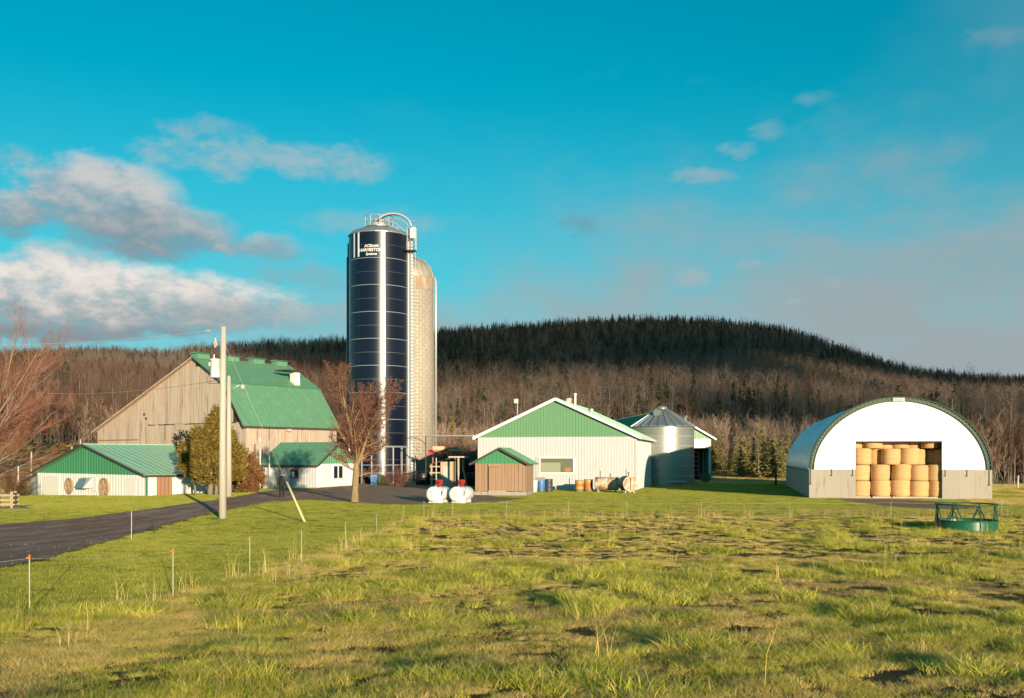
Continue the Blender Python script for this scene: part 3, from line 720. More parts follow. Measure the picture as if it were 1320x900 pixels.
dr = MB().box(dxa - .05, dxb + .05, -.015, .012, 2.08, se).build('door', M['shed_wood'], sh)
for i in range(3):
    a = dxa + (dxb - dxa) * i / 3; MB().box(a + .006, a + (dxb - dxa) / 3 - .006, -.05, .0, .33, 2.05).build('board', M['shed_wood'], dr)
def shtop(t): return se + (sa - se) * (t / smid if t < smid else (sw - t) / (sw - smid))
MB().siding((0, -.03, 0), (1, 0, 0), (0, -1, 0), sw, se - .05, lambda t: shtop(t) + .02, .28, .02, brk=(smid,)).build('gable', M['green_metal'], sh)
MB().siding((0, sd, 0), (1, 0, 0), (0, 1, 0), sw, .2, lambda t: shtop(t) + .02, .28, .02, brk=(smid,)).build('back_gable', M['green_metal'], sh)
for e0, sx in ((-.34, 1), (sw + .34, -1)):
    sl_ = (sa - se) / smid; ez = se - sl_ * .34 + .12; rz = sa + .12
    MB().slab((e0, -.38, ez), (e0, sd + .3, ez), (smid - sx * .003, sd + .3, rz), (smid - sx * .003, -.38, rz), .07, .3, .02, .04).build('roof', M['green_roof'], sh)
    MB().beam((e0, -.41, ez - .06), (smid, -.41, rz - .06), .05, .15).build('fascia', M['dark_trim'], sh)

# ------------------------------------------------------------------ old timber barn
TA = math.atan2(-.59, .807); TO = (-25.9 - .807 * 25.8, 97 + .59 * 25.8)
tb = thing('timber_barn', 'big weathered board barn with green metal gambrel roof and roof vents', 'barn', (TO[0], TO[1], 0), TA)
tw, tl = 25.8, 12.0
prof = [(0, 5.75), (17.94, 13.0), (22.8, 10.2), (25.8, 6.1)]
def ttop(x):
    return float(np.interp(x, [p[0] for p in prof], [p[1] for p in prof])) - .12
core = MB(); 
core.prism([(.1, -2)] + [(x, z - .2) for x, z in prof] + [(25.7, -2)], .04, tl - .06); core.build('wall', M['dark_gap'], tb)
led = 6.2
plank_row(tb, (0, .03, 0), (1, 0, 0), (0, -1, 0), 9.6, -1.6, ttop, .42, .85, M['old_wood'], 'board', 11, th=.035)
plank_row(tb, (9.6, .03, 0), (1, 0, 0), (0, -1, 0), tw - 9.6, -1.6, lambda t: min(led, ttop(9.6 + t)), .5, .95, M['old_wood'], 'board', 12, th=.035)
plank_row(tb, (9.6, -.06, 0), (1, 0, 0), (0, -1, 0), 15.2 - .9, led, lambda t: max(led + .05, ttop(9.6 + t)), .6, 1.05, M['old_wood'], 'board', 13, th=.035)
MB().box(9.6, 24.9, -.02, .05, led - .1, led + .04).build('ledge', M['dark_trim'], tb)
MB().box(0.1, 7.9, -.03, .0, 4.55, 4.68).build('ledge', M['brown_door'], tb)
plank_row(tb, (tw - .03, .02, 0), (0, 1, 0), (1, 0, 0), tl - .05, -1.0, lambda t: 5.95, .45, .9, M['old_wood'], 'board', 14, th=.035)
plank_row(tb, (.03, .02, 0), (0, 1, 0), (-1, 0, 0), tl - .05, -2.0, lambda t: 5.6, .45, .9, M['old_wood'], 'board', 15, th=.035)
plank_row(tb, (0, tl - .03, 0), (1, 0, 0), (0, 1, 0), tw, -1.0, ttop, .8, 1.3, M['old_wood'], 'board', 16, th=.035)
for x, z in ((8.8, 7.2), (9.15, 6.75)): MB().box(x, x + .28, -.06, .0, z, z + .26).build('hole', M['dark_gap'], tb)
MB().prism([(18.1, 12.0), (18.1, 12.72), (19.3, 12.0)], -.2, -.03).build('hay_opening', M['dark_gap'], tb)
ovb = .55
for (a, b, nm) in ((prof[0], prof[1], 'roof'), (prof[2], prof[1], 'roof'), (prof[3], prof[2], 'roof')):
    ax_, az_ = a; bx_, bz_ = b
    dx, dz = ax_ - bx_, az_ - bz_; l = math.hypot(dx, dz); ex = .35 / l if a is not prof[2] else 0.0
    a2 = (ax_ + dx * ex, az_ + dz * ex)
    MB().slab((a2[0], -ovb, a2[1]), (a2[0], tl + .4, a2[1]), (bx_, tl + .4, bz_), (bx_, -ovb, bz_), .09, .45, .025, .05).build(nm, M['green_roof'] if a is not prof[0] else M['old_wood'], tb)
    MB().beam((a2[0], -ovb - .02, a2[1] - .1), (bx_, -ovb - .02, bz_ - .1), .05, .14).build('fascia', M['dark_trim'] if a is not prof[0] else M['old_wood'], tb)
    if a is prof[3]: MB().box(a2[0] - .03, a2[0] + .04, -ovb, tl + .4, a2[1] - .22, a2[1] - .05).build('eave_trim', M['dark_trim'], tb)
MB().beam((22.8, -ovb, 10.18), (22.8, tl + .4, 10.18), .28, .10).build('knee_flashing', M['green_trim'], tb)
for y in (.55, 4.3, 7.7, 10.9):
    MB().box(17.5, 18.4, y - .75, y + .75, 12.8, 13.34).prism([(17.3, 13.342), (18.6, 13.342), (18.3, 13.46), (17.6, 13.46)], y - .9, y + .9).build('ridge_vent', M['green_roof'], tb)
ch = MB().box(21.6, 22.35, 9.2, 9.95, 10.2, 11.9).build('roof_hatch', M['white_paint'], tb)
MB().box(21.0, 22.95, 7.6, 10.3, 11.9, 12.02).build('cap', M['dark_trim'], ch)
MB().box(tw + .03, tw + .35, 4.9, 5.5, 5.35, 5.6).build('wall_light', M['dirty_white'], tb)

# ------------------------------------------------------------------ low green-roofed shed
LU = (.746, -.665); LV = (.665, .746); LA = math.atan2(-.665, .746); LO = (-45.8, 96.0)
ls = thing('low_shed', 'low white shed with green gable and roof, two round fans on its wall', 'shed', (LO[0], LO[1], 0), LA)
lw, ll = 21.04, 9.6
gable_shell(ls, lw, ll, (1.26, 1.26), 3.78, 10.4, M['shed_white'], M['green_metal'], 1.27, M['dark_trim'], M['faded_green_roof'], ov=.35, ovf=.45, base=-1.7, rib=.5, roofrib=.6, fas=.16, corner=M['green_trim'])
lx = lambda p: t_on(LO, LU, p)
MB().box(lx(55.5), lx(77.5), -.10, -.04, -1.0, 1.0).build('panel', M['cream_panel'], ls)
MB().box(lx(160), lx(182), -.10, -.04, -.5, 1.0).build('panel', M['cream_panel'], ls)
MB().box(lx(164), lx(177), -.125, -.105, -.45, .75).build('door', M['cream_panel'], ls)
def fan(px, zc, r, k0):
    x = lx(px)
    m = MB(); n = 28
    for i in range(n):
        a, b = 2 * math.pi * i / n, 2 * math.pi * (i + .97) / n
        pt = lambda q, an, y: (x + q * math.cos(an), y, zc + q * math.sin(an))
        m.hexa([pt(r * .82, a, -.2), pt(r, a, -.2), pt(r, a, -.04), pt(r * .82, a, -.04)], [pt(r * .82, b, -.2), pt(r, b, -.2), pt(r, b, -.04), pt(r * .82, b, -.04)])
    f = m.build('fan', M['fan_wood'], ls)
    MB().prism([(x + r * .85 * math.cos(2 * math.pi * i / 20), zc + r * .85 * math.sin(2 * math.pi * i / 20)) for i in range(20)], -.06, -.045).build('backing', M['fan_wood'], f)
    for i in range(k0):
        a = 2 * math.pi * i / k0 + .5
        c, s_ = math.cos(a), math.sin(a)
        q = [(x + (.1 * r) * c - .10 * r * s_, zc + .1 * r * s_ + .10 * r * c), (x + .8 * r * c - .26 * r * s_, zc + .8 * r * s_ + .26 * r * c), (x + .8 * r * c + .2 * r * s_, zc + .8 * r * s_ - .2 * r * c), (x + .1 * r * c + .1 * r * s_, zc + .1 * r * s_ - .1 * r * c)]
        MB().prism(q[::-1], -.14, -.11).build('blade', M['fan_blade'], f)
    MB().tube([(x, -.18, zc), (x, -.05, zc)], .12 * r + .02, 10).build('hub', M['fan_wood'], f)
fan(90.2, .12, .74, 4); fan(135.3, .10, .86, 5)
hx0, hx1 = lx(106.5), lx(118.5)
MB().hexa([(hx0 - .15, -.75, .0), (hx1 - .25, -.75, .0), (hx1, -.05, .0), (hx0 + .3, -.05, .0)], [(hx0 + .35, -.5, .85), (hx1 + .05, -.5, .85), (hx1 + .15, -.05, .95), (hx0 + .45, -.05, .95)]).build('vent_hood', M['grey_lid'] if False else M['galvanized_roof'], ls)
MB().box(hx1 + .1, hx1 + 1.1, -.08, -.04, -.3, 1.0).build('panel', M['white_paint'], ls)
# right-hand side wall: brown plank door and panels
sx = lambda p: t_on((LO[0] + LU[0] * lw, LO[1] + LU[1] * lw), LV, p)
s1, s2, s3 = sx(201.5), sx(221.5), sx(240)
do = MB().box(lw - .02, lw + .05, s1, s2, -1.2, 1.16).build('door', M['dark_gap'], ls)
n = 4
for i in range(n):
    a = s1 + (s2 - s1) * i / n; MB().box(lw + .05, lw + .09, a + .02, a + (s2 - s1) / n - .02, -1.0, 1.12).build('board', M['brown_door'], do)
MB().box(lw + .05, lw + .075, s2 + .15, s3 - .15, -1.2, 1.1).build('panel', M['white_paint'], ls)
# lean-to on the far end
lt = MB()
lt.box(-3.0, -.1, .6, 6.0, -2.0, .85); lt.build('lean_to', M['old_wood'], ls)
MB().box(-.95, -.12, .5, .62, -1.6, .55).build('opening', M['interior_dark'], ls)
MB().slab((-4.3, .1, .45), (-4.3, 6.4, .45), (-.3, 6.4, 1.25), (-.3, .1, 1.25), .08, .6).build('lean_to_roof', M['rust_band'], ls)
for i, x in enumerate((-2.9, -2.2, -1.5)):
    MB().box(x, x + .62, .55, .59, -1.8, .7).build('board', M['dirty_white'], ls)

# ------------------------------------------------------------------ small white annexe with green roof
EA = math.atan2(-.39, .92); EO = (-18 - .92 * 6.0, 91.7 + .39 * 6.0); EU = (.92, -.39); EV = (.39, .92)
an = thing('milk_house', 'small white annexe with ribbed green roof beside the timber barn', 'outbuilding', (EO[0], EO[1], 0), EA)
aw, ad, ae, aa = 6.0, 6.5, 2.15, 4.05
ax = lambda p: t_on(EO, EU, p)
CO = (EO[0] + EU[0] * aw, EO[1] + EU[1] * aw); ay = lambda p: t_on(CO, EV, p)
def atop(t): return ae + (aa - ae) * (1 - abs(t - ad / 2) / (ad / 2))
MB().siding((0, 0, 0), (1, 0, 0), (0, -1, 0), aw, -.4, ae + .05, .3).build('side_wall', M['white_metal'], an)
MB().siding((0, ad, 0), (1, 0, 0), (0, 1, 0), aw, -.4, ae + .05, .3).build('side_wall', M['white_metal'], an)
MB().siding((aw, 0.03, 0), (0, 1, 0), (1, 0, 0), ad - .06, -.4, lambda t: min(ae, atop(t)), .45, brk=(ad / 2,)).build('end_wall', M['white_paint'], an)
MB().siding((aw + .012, 0, 0), (0, 1, 0), (1, 0, 0), ad, lambda t: ae - .02, atop, .3, brk=(ad / 2,)).build('end_gable', M['green_metal'], an)
MB().siding((0, 0, 0), (0, 1, 0), (-1, 0, 0), ad, -.4, atop, .3, brk=(ad / 2,)).build('end_wall', M['white_metal'], an)
so_ = (aa - ae) / (ad / 2)
for e, r in ((-.4, -.003), (ad + .4, .003)):
    ez = ae - so_ * .4 + .14
    MB().slab((-.35, e, ez), (aw + .45, e, ez), (aw + .45, ad / 2 + r, aa + .14), (-.35, ad / 2 + r, aa + .14), .09, .4, .03, .05).build('roof', M['green_roof'], an)
    MB().beam((aw + .48, e, ez - .06), (aw + .48, ad / 2, aa + .08), .05, .17).build('fascia', M['dark_trim'], an)
MB().box(-.35, aw + .4, -.46, -.40, ae - so_ * .4 - .06, ae - so_ * .4 + .10).build('eave_trim', M['dark_trim'], an)
wxa, wxb = ax(375.5), ax(384.5)
wi = MB().box(wxa - .1, wxb + .1, -.08, -.005, .78, 1.62).build('window', M['brown_door'], an)
MB().box(wxa, wxb, -.095, -.082, .86, 1.54).build('pane', M['glass_dark'], wi)
MB().box(wxa + .12, wxa + .42, -.105, -.097, .88, 1.4).build('curtain', M['white_paint'], wi)
y0, y1 = ay(429.5), ay(440.5)
wi = MB().box(aw + .01, aw + .07, y0 - .12, y1 + .12, .62, 2.02).build('window', M['white_paint'], an)
ym = (y0 + y1) / 2
for a, b in ((y0, ym - .12), (ym + .12, y1)): MB().box(aw + .072, aw + .085, a, b, .76, 1.9).build('pane', M['glass_dark'], wi)
ya, yb = ay(414), ay(425)
MB().box(aw + .01, aw + .06, ya, yb, -.2, 1.9).build('door', M['white_paint'], an)
MB().box(aw - .06, aw + .05, -.06, .06, -.4, ae - .05).build('corner_trim', M['white_paint'], an)
p0 = ax(338.5); p1 = ax(351.5)
MB().tube([(p0 + .1, -.5, -.1), (p0 + .1, -.5, 3.0), (p0 + .1, -.5, 4.6)], .05, 6).build('vent_pipe', M['white_paint'], an)
MB().tube([(p1, -.52, .9), (p1, -.52, 4.2)], .055, 6).build('vent_pipe', M['white_paint'], an)
MB().box(p1 - .42, p1 - .12, -.12, -.03, .95, 1.55).build('meter_box', M['white_paint'], an)

# ------------------------------------------------------------------ tall navy steel silo
SX, SY, SR = -13.95, 104.5, 3.14
zb = -.2; zt = CAMZ + (HY - 297.5) / F * (SY - SR)
si = thing('steel_silo', 'tall dark blue steel silo with pale seams and a white ladder chute', 'silo', (SX, SY, 0))
NS, NR = 7, 19
rowh = 34.75 / 2 / F * (SY - SR)
MB().lathe([(SR - .03, zb), (SR - .03, zt)], 56).build('wall', M['seam_sealant'], si, True)
def panel_mesh(h, gap_h):
    n = 9; g_ = .0065; V = []; Fc = []; an_ = [(2 * math.pi / NS) * ((i / n) * (1 - 2 * g_) + g_) for i in range(n + 1)]
    for r0, z0_, r1, z1_ in ((SR, gap_h, SR, h), (SR, h, SR - .028, h), (SR - .028, gap_h, SR, gap_h)):
        b_ = len(V)
        for a in an_: V += [(r0 * math.cos(a), r0 * math.sin(a), z0_), (r1 * math.cos(a), r1 * math.sin(a), z1_)]
        Fc += [(b_ + 2 * i, b_ + 2 * i + 2, b_ + 2 * i + 3, b_ + 2 * i + 1) for i in range(n)]
    for a in (an_[0], an_[-1]):
        b_ = len(V); V += [(r * math.cos(a), r * math.sin(a), z) for r, z in ((SR, gap_h), (SR, h), (SR - .028, h), (SR - .028, gap_h))]; Fc.append((b_, b_ + 1, b_ + 2, b_ + 3))
    me = bpy.data.meshes.new('panel'); me.from_pydata(V, [], Fc); me.materials.append(M['navy_steel'])
    me.polygons.foreach_set('use_smooth', [i < n * 3 for i in range(len(Fc))]); me.update(); return me
pa, pb = panel_mesh(rowh, .06), panel_mesh(rowh, .022)
for r in range(NR):
    zz = zt - (r + 1) * rowh
    if zz < zb - rowh: break
    for c in range(NS):
        ob = bpy.data.objects.new('panel', pa if r % 2 == 1 else pb); COL.objects.link(ob); ob.parent = si
        ob.location = (0, 0, max(zz, zb)); ob.rotation_euler = (0, 0, c * 2 * math.pi / NS - math.pi / 2 - .62 * 2 * math.pi / NS + .0)
    if r % 2 == 1: MB().lathe([(SR + .0, zz + .0), (SR + .02, zz + .01), (SR + .02, zz + .05), (SR, zz + .058)], 56, cap0=False, cap1=False).build('seam_ring', M['seam_sealant'], si, True)
# roof
prof_r = [(SR + .08, zt - .05), (SR + .08, zt + .06), (SR * .9, zt + .42), (SR * .62, zt + .78), (SR * .36, zt + 1.02), (.85, zt + 1.1)]
for c in range(16):
    a0, a1 = 2 * math.pi * (c + .01) / 16, 2 * math.pi * (c + .99) / 16; m = MB(); vs = []
    for r, z in prof_r:
        for a in (a0, (a0 + a1) / 2, a1): vs.append((r * math.cos(a), r * math.sin(a), z))
    m.add(vs, [(i * 3 + j, i * 3 + j + 1, i * 3 + j + 4, i * 3 + j + 3) for i in range(5) for j in range(2)])
    m.build('roof_sheet', M['galvanized'], si)
MB().lathe([(SR + .02, zt - .06), (SR * .88, zt + .38), (SR * .6, zt + .74), (.8, zt + 1.04)], 32).build('roof', M['galvanized_roof'], si, True)
zc = zt + 1.05
MB().lathe([(.88, zc), (.88, zc + .42), (.8, zc + .5)], 20).build('hatch_collar', M['bright_steel'], si, True)
MB().lathe([(.62, zc + .5), (.62, zc + .85), (.2, zc + 1.0)], 16).build('hatch_lid', M['bright_steel'], si, True)
for an_ in range(0, 360, 40):
    x, y = 1.45 * math.cos(rad(an_)), 1.45 * math.sin(rad(an_)); MB().tube([(x, y, zc - .1), (x, y, zc + 1.05)], .035, 5).build('rail_post', M['bright_steel'], si)
for hz in (.55, 1.05):
    MB().tube([(1.45 * math.cos(rad(q)), 1.45 * math.sin(rad(q)), zc + hz) for q in range(0, 361, 20)], .03, 5).build('guard_rail', M['bright_steel'], si)
MB().lathe([(.8, zc - .08), (1.55, zc - .1), (1.55, zc - .04), (.8, zc - .02)], 20, cap0=False, cap1=False).build('platform', M['galvanized_roof'], si)
# arched roof ladder with hoops, from the hatch over to the chute
yf = -SR * .45
def arcp(r, n=14, dx=0.0): return [(dx + 1.62 + r * math.cos(q) * .98, yf, zc - .35 + r * math.sin(q) * .76) for q in np.linspace(math.pi * .80, 0.03, n)]
MB().tube(arcp(1.95), .10, 7).build('ladder_arch', M['bright_steel'], si, True)
MB().tube([(p[0], p[1] + .55, p[2]) for p in arcp(1.95)], .06, 6).build('ladder_arch', M['bright_steel'], si, True)
MB().tube([(p[0] * .98, p[1] + .3, p[2] - .32) for p in arcp(1.85)], .035, 5).build('ladder_arch', M['bright_steel'], si, True)
MB().tube([(.9, yf, zc + .45), (2.0, yf, zc + .05), (2.9, yf, zc - .75)], .04, 5).build('hand_rail', M['bright_steel'], si)
MB().tube([(.9, yf, zc + .0), (2.0, yf, zc - .4), (2.9, yf, zc - 1.1)], .04, 5).build('hand_rail', M['bright_steel'], si)
for q in (1.3, 2.1): MB().tube([(q, yf, zc + .4 - (q - .9) * .5), (q, yf, zc - .6 - (q - .9) * .3)], .03, 5).build('hand_rail', M['bright_steel'], si)
# ladder chute on the right-hand side
cx_ = SR + .22; cy_ = -.55
ctop = zt + .85
MB().box(cx_ - .26, cx_ + .24, cy_ + .2, cy_ + .26, 0, ctop).build('chute_back', M['bright_steel'], si)
for x in (cx_ - .28, cx_ + .02, cx_ + .50): MB().tube([(x, cy_ - .1, .3), (x, cy_ - .1, ctop)], .045, 6).build('ladder_rail', M['bright_steel'], si)
rg = MB().tube([(cx_ + .02, cy_ - .1, 0), (cx_ + .5, cy_ - .1, 0)], .025, 5).build('rung', M['bright_steel'], si)
rg.location.z = .6
for i in range(1, 74): link_copy(rg, si, (0, 0, .6 + i * .36))
zl = CAMZ + (HY - 325) / F * SY
MB().box(cx_ - .35, cx_ + .62, cy_ - .75, cy_ + .2, zl - .1, zl).build('landing', M['dark_trim'], si)
for x, y in ((cx_ - .3, cy_ - .7), (cx_ + .58, cy_ - .7), (cx_ + .58, cy_ + .15)): MB().tube([(x, y, zl), (x, y, ctop)], .035, 5).build('cage_post', M['bright_steel'], si)
MB().box(cx_ + .0, cx_ + .56, cy_ - .73, cy_ - .70, ctop - 1.2, ctop - .05).build('cage_panel', M['bright_steel'], si)
hp = MB().tube([(cx_ - .3, cy_ - .7, 0), (cx_ + .58, cy_ - .7, 0), (cx_ + .58, cy_ + .15, 0)], .022, 4).build('cage_hoop', M['bright_steel'], si); hp.location.z = zl + .5
for i in range(1, 6): link_copy(hp, si, (0, 0, zl + .5 + i * .5))
# dark blue side chute seen on the far side
MB().box(-SR - .32, -SR - .02, .2, .8, .0, zt - 2.0).build('side_chute', M['navy_dull'], si)
MB().box(-SR - .20, -SR + .05, .1, .75, zt - 2.0, zt - .6).build('side_chute', M['navy_dull'], si)
for i in range(9):
    a = rad(-160 + i * 20 + 4); x, y = (SR + .05) * math.cos(a), (SR + .05) * math.sin(a)
    o = MB().box(-.055, .055, -.07, .07, .0, 3.75).build('stiffener', M['bright_steel'], si)
    o.location = (x, y, 0); o.rotation_euler = (0, 0, a + math.pi / 2)
for z in (1.9, 3.75): MB().lathe([(SR + .01, z), (SR + .07, z + .01), (SR + .07, z + .07), (SR + .01, z + .08)], 48, cap0=False, cap1=False).build('hoop', M['seam_sealant'], si, True)
# name panel: two upright stripes and lettering wrapped on the wall
def curved_patch(px0, px1, py0, py1, mname, name):
    a0 = math.asin(max(-.999, min(.999, ((px0 - CX) / F * (SY - SR * .8) - SX) / SR))); a1 = math.asin(max(-.999, min(.999, ((px1 - CX) / F * (SY - SR * .8) - SX) / SR)))
    za, zb_ = CAMZ + (HY - py0) / F * (SY - SR * .85), CAMZ + (HY - py1) / F * (SY - SR * .85); R = SR + .012
    m = MB(); vs = []
    for i in range(7):
        a = a0 + (a1 - a0) * i / 6; vs += [(R * math.sin(a), -R * math.cos(a), zb_), (R * math.sin(a), -R * math.cos(a), za)]
    m.add(vs, [(2 * i, 2 * i + 2, 2 * i + 3, 2 * i + 1) for i in range(6)])
    return m.build(name, M[mname], si, True)
curved_patch(455.2, 457.2, 299, 331, 'lettering_white', 'stripe'); curved_patch(461.4, 463.6, 299, 331, 'lettering_white', 'stripe')
def lettering(txt, zc_, size, a_mid, name, bold=.012, shear=0.0):
    cu = bpy.data.curves.new(name, 'FONT'); cu.body = txt; cu.size = size; cu.align_x = 'CENTER'; cu.align_y = 'CENTER'; cu.offset = bold; cu.shear = shear
    to = bpy.data.objects.new(name, cu); COL.objects.link(to); bpy.context.view_layer.update()
    dg = bpy.context.evaluated_depsgraph_get(); me = bpy.data.meshes.new_from_object(to.evaluated_get(dg)); bpy.data.objects.remove(to); bpy.data.curves.remove(cu)
    R = SR + .014
    for v in me.vertices:
        a = a_mid + v.co.x / R; v.co = (R * math.sin(a), -R * math.cos(a), zc_ + v.co.y)
    me.materials.clear(); me.materials.append(M['lettering_white'])
    ob = bpy.data.objects.new(name, me); COL.objects.link(ob); ob.parent = si; return ob
zy = lambda py: CAMZ + (HY - py) / F * (SY - SR * .95)
am = -.13
lettering('AOSmith', zy(317.2), .40, am, 'lettering', .008, .25)
lettering('HARVESTORE', zy(322.4), .44, am, 'lettering', .012)
lettering('Systems', zy(327.6), .36, am, 'lettering', .008, .25)

# ------------------------------------------------------------------ concrete stave silo behind it
CXs, CYs, CR = -10.98, 109.6, 2.32
ct = CAMZ + (HY - 360) / F * CYs
cs = thing('concrete_silo', 'pale concrete stave silo with rusty dome behind the blue silo', 'silo', (CXs, CYs, 0))
cm = bpy.data.materials.new('stave_wall'); cm.use_nodes = True; T = NT(cm.node_tree)
ob_ = T.n('ShaderNodeTexCoord').outputs['Object']; s3_ = T.n('ShaderNodeSeparateXYZ'); T.put(s3_.inputs[0], ob_)
ang = T.m('MULTIPLY', T.m('ARCTAN2', s3_.outputs[1], s3_.outputs[0]), CR)
cv = T.n('ShaderNodeCombineXYZ'); T.put(cv.inputs[0], s3_.outputs[2]); T.put(cv.inputs[1], ang)
br = T.n('ShaderNodeTexBrick'); T.put(br.inputs[0], cv.outputs[0]); br.inputs['Scale'].default_value = 1.0
br.inputs['Brick Width'].default_value = .76; br.inputs['Row Height'].default_value = .38; br.inputs['Mortar Size'].default_value = .015
br.inputs['Color1'].default_value = (.46, .40, .315, 1); br.inputs['Color2'].default_value = (.40, .34, .26, 1); br.inputs['Mortar'].default_value = (.17, .14, .11, 1)
nz = T.noise(T.mapping(ob_, scale=(1, 1, .15)), 1.6, 6, .65)
cc = T.mix(T.ss(nz, .45, .75), br.outputs['Color'], (.38, .31, .225))
bs = T.n('ShaderNodeBsdfPrincipled'); T.put(bs.inputs['Base Color'], cc); bs.inputs['Roughness'].default_value = .9
bb = T.n('ShaderNodeBump'); bb.inputs['Distance'].default_value = .01; T.put(bb.inputs['Height'], br.outputs['Fac']); bb.invert = True
cm.node_tree.links.new(bb.outputs[0], bs.inputs['Normal']); cm.node_tree.links.new(bs.outputs[0], T.n('ShaderNodeOutputMaterial').inputs[0])
MB().lathe([(CR, -.3), (CR, ct)], 40).build('wall', cm, cs, True)
hp = MB().lathe([(CR, 0), (CR + .025, .005), (CR + .025, .025), (CR, .03)], 32, cap0=False, cap1=False).build('hoop', M['wire_grey'], cs); hp.location.z = .6
for i in range(1, 57): link_copy(hp, cs, (0, 0, .6 + i * .38))
MB().lathe([(CR + .03, ct - 1.35), (CR + .05, ct)], 40, cap0=False, cap1=False).build('rust_collar', M['rust_band'], cs, True)
for c in range(20):
    a0, a1 = 2 * math.pi * (c + .02) / 20, 2 * math.pi * (c + .98) / 20; m = MB(); vs = []
    for i in range(8):
        q = math.pi / 2 * i / 7.3; r, z = (CR + .08) * math.cos(q), ct + 2.35 * math.sin(q)
        for a in (a0, (a0 + a1) / 2, a1): vs.append((r * math.cos(a), r * math.sin(a), z))
    m.add(vs, [(i * 3 + j, i * 3 + j + 1, i * 3 + j + 4, i * 3 + j + 3) for i in range(7) for j in range(2)])
    m.build('dome_sheet', M['rusty_dome'], cs, True)
MB().lathe([((CR + .04) * math.cos(math.pi / 2 * i / 7), ct + 2.3 * math.sin(math.pi / 2 * i / 7)) for i in range(8)], 30).build('dome', M['rust_band'], cs, True)
for c in range(4, 20, 3):
    a = 2 * math.pi * c / 20; MB().tube([((CR + .12) * math.cos(q) * math.cos(a), (CR + .12) * math.cos(q) * math.sin(a), ct + 2.4 * math.sin(q)) for q in np.linspace(0, 1.45, 8)], .04, 5).build('dome_rib', M['rusty_dome'], cs)
# blower pipe and ladder down its right flank
px_ = CR + .30
MB().tube([(px_, -.2, 1.6), (px_, -.2, ct - .3), (px_ - .1, -.1, ct + .05), (px_ - .5, 0, ct + .35)], .11, 8).build('blower_pipe', M['bright_steel'], cs, True)
MB().tube([(CR + .08, -.25, .8), (CR + .08, -.25, ct)], .03, 5).build('ladder_rail', M['wire_grey'], cs)
rg = MB().tube([(CR + .06, -.25, 0), (px_, -.22, 0)], .025, 5).build('bracket', M['wire_grey'], cs); rg.location.z = 1.2
for i in range(1, 24): link_copy(rg, cs, (0, 0, 1.2 + i * .9))
MB().tube([(-.1, -CR - .05, .4), (-.1, -CR - .05, ct - 5)], .06, 6).build('conduit', M['dark_trim'], cs)

# ------------------------------------------------------------------ galvanised grain bin
GX, GY, GR = 15.25, 101.2, 3.22
gb = thing('grain_bin', 'round galvanised grain bin with a ribbed cone roof', 'grain bin', (GX, GY, 0))
ge = CAMZ + (HY - 548.5) / F * (GY - GR); gp = CAMZ + (HY - 527.5) / F * GY
nr_ = 6; rh_ = (ge + .1) / nr_
for i in range(nr_):
    z0_, z1_ = -.1 + i * rh_, -.1 + (i + 1) * rh_ - .03; pr = []
    kk = 22
    for j in range(kk * 2 + 1): pr.append((GR + (.012 if j % 2 else 0), z0_ + (z1_ - z0_) * j / (kk * 2)))
    MB().lathe(pr, 48, cap0=False, cap1=False).build('wall_ring', M['galvanized'], gb, True)
    MB().lathe([(GR + .02, z1_ - .03), (GR + .035, z1_ - .02), (GR + .035, z1_ + .03), (GR + .02, z1_ + .04)], 48, cap0=False, cap1=False).build('seam', M['bright_steel'], gb, True)
MB().lathe([(GR - .05, -.1), (GR - .05, ge)], 32).build('lining', M['galvanized_roof'], gb)
for c in range(24):
    a0, a1 = 2 * math.pi * c / 24, 2 * math.pi * (c + 1) / 24; m = MB()
    P = lambda r, a, z: (r * math.cos(a), r * math.sin(a), z)
    e = .012
    m.add([P(GR + .15, a0 + e, ge - .08), P(GR + .15, a1 - e, ge - .08), P(.45, a1 - e, gp), P(.45, a0 + e, gp)], [(0, 1, 2, 3)])
    m.beam(P(GR + .15, a0, ge - .05), P(.45, a0, gp + .03), .07, .11)
    m.build('roof_panel', M['galvanized_roof'], gb)
MB().lathe([(GR + .12, ge - .1), (.42, gp - .03)], 32).build('roof', M['galvanized_roof'], gb)
MB().lathe([(.55, gp - .08), (.55, gp + .14), (.35, gp + .3), (.05, gp + .33)], 18).build('cap', M['galvanized'], gb, True)
a = rad(-118); o = MB().box(-.3, .3, -.35, .3, 0, .55).build('hatch', M['galvanized'], gb); o.location = (1.35 * math.cos(a), 1.35 * math.sin(a), gp - .72); o.rotation_euler = (.0, 0, a + math.pi / 2)
a = rad(-22); o = MB().tube([(0, 0, 0), (0, 0, .35), (.2, -.1, .5)], .16, 8).build('roof_vent', M['galvanized'], gb); o.location = (2.35 * math.cos(a), 2.35 * math.sin(a), gp - 1.25)
MB().box(-.12, 1.9, -GR - .1, -GR + .02, .3, .42).build('outlet', M['bright_steel'], gb)

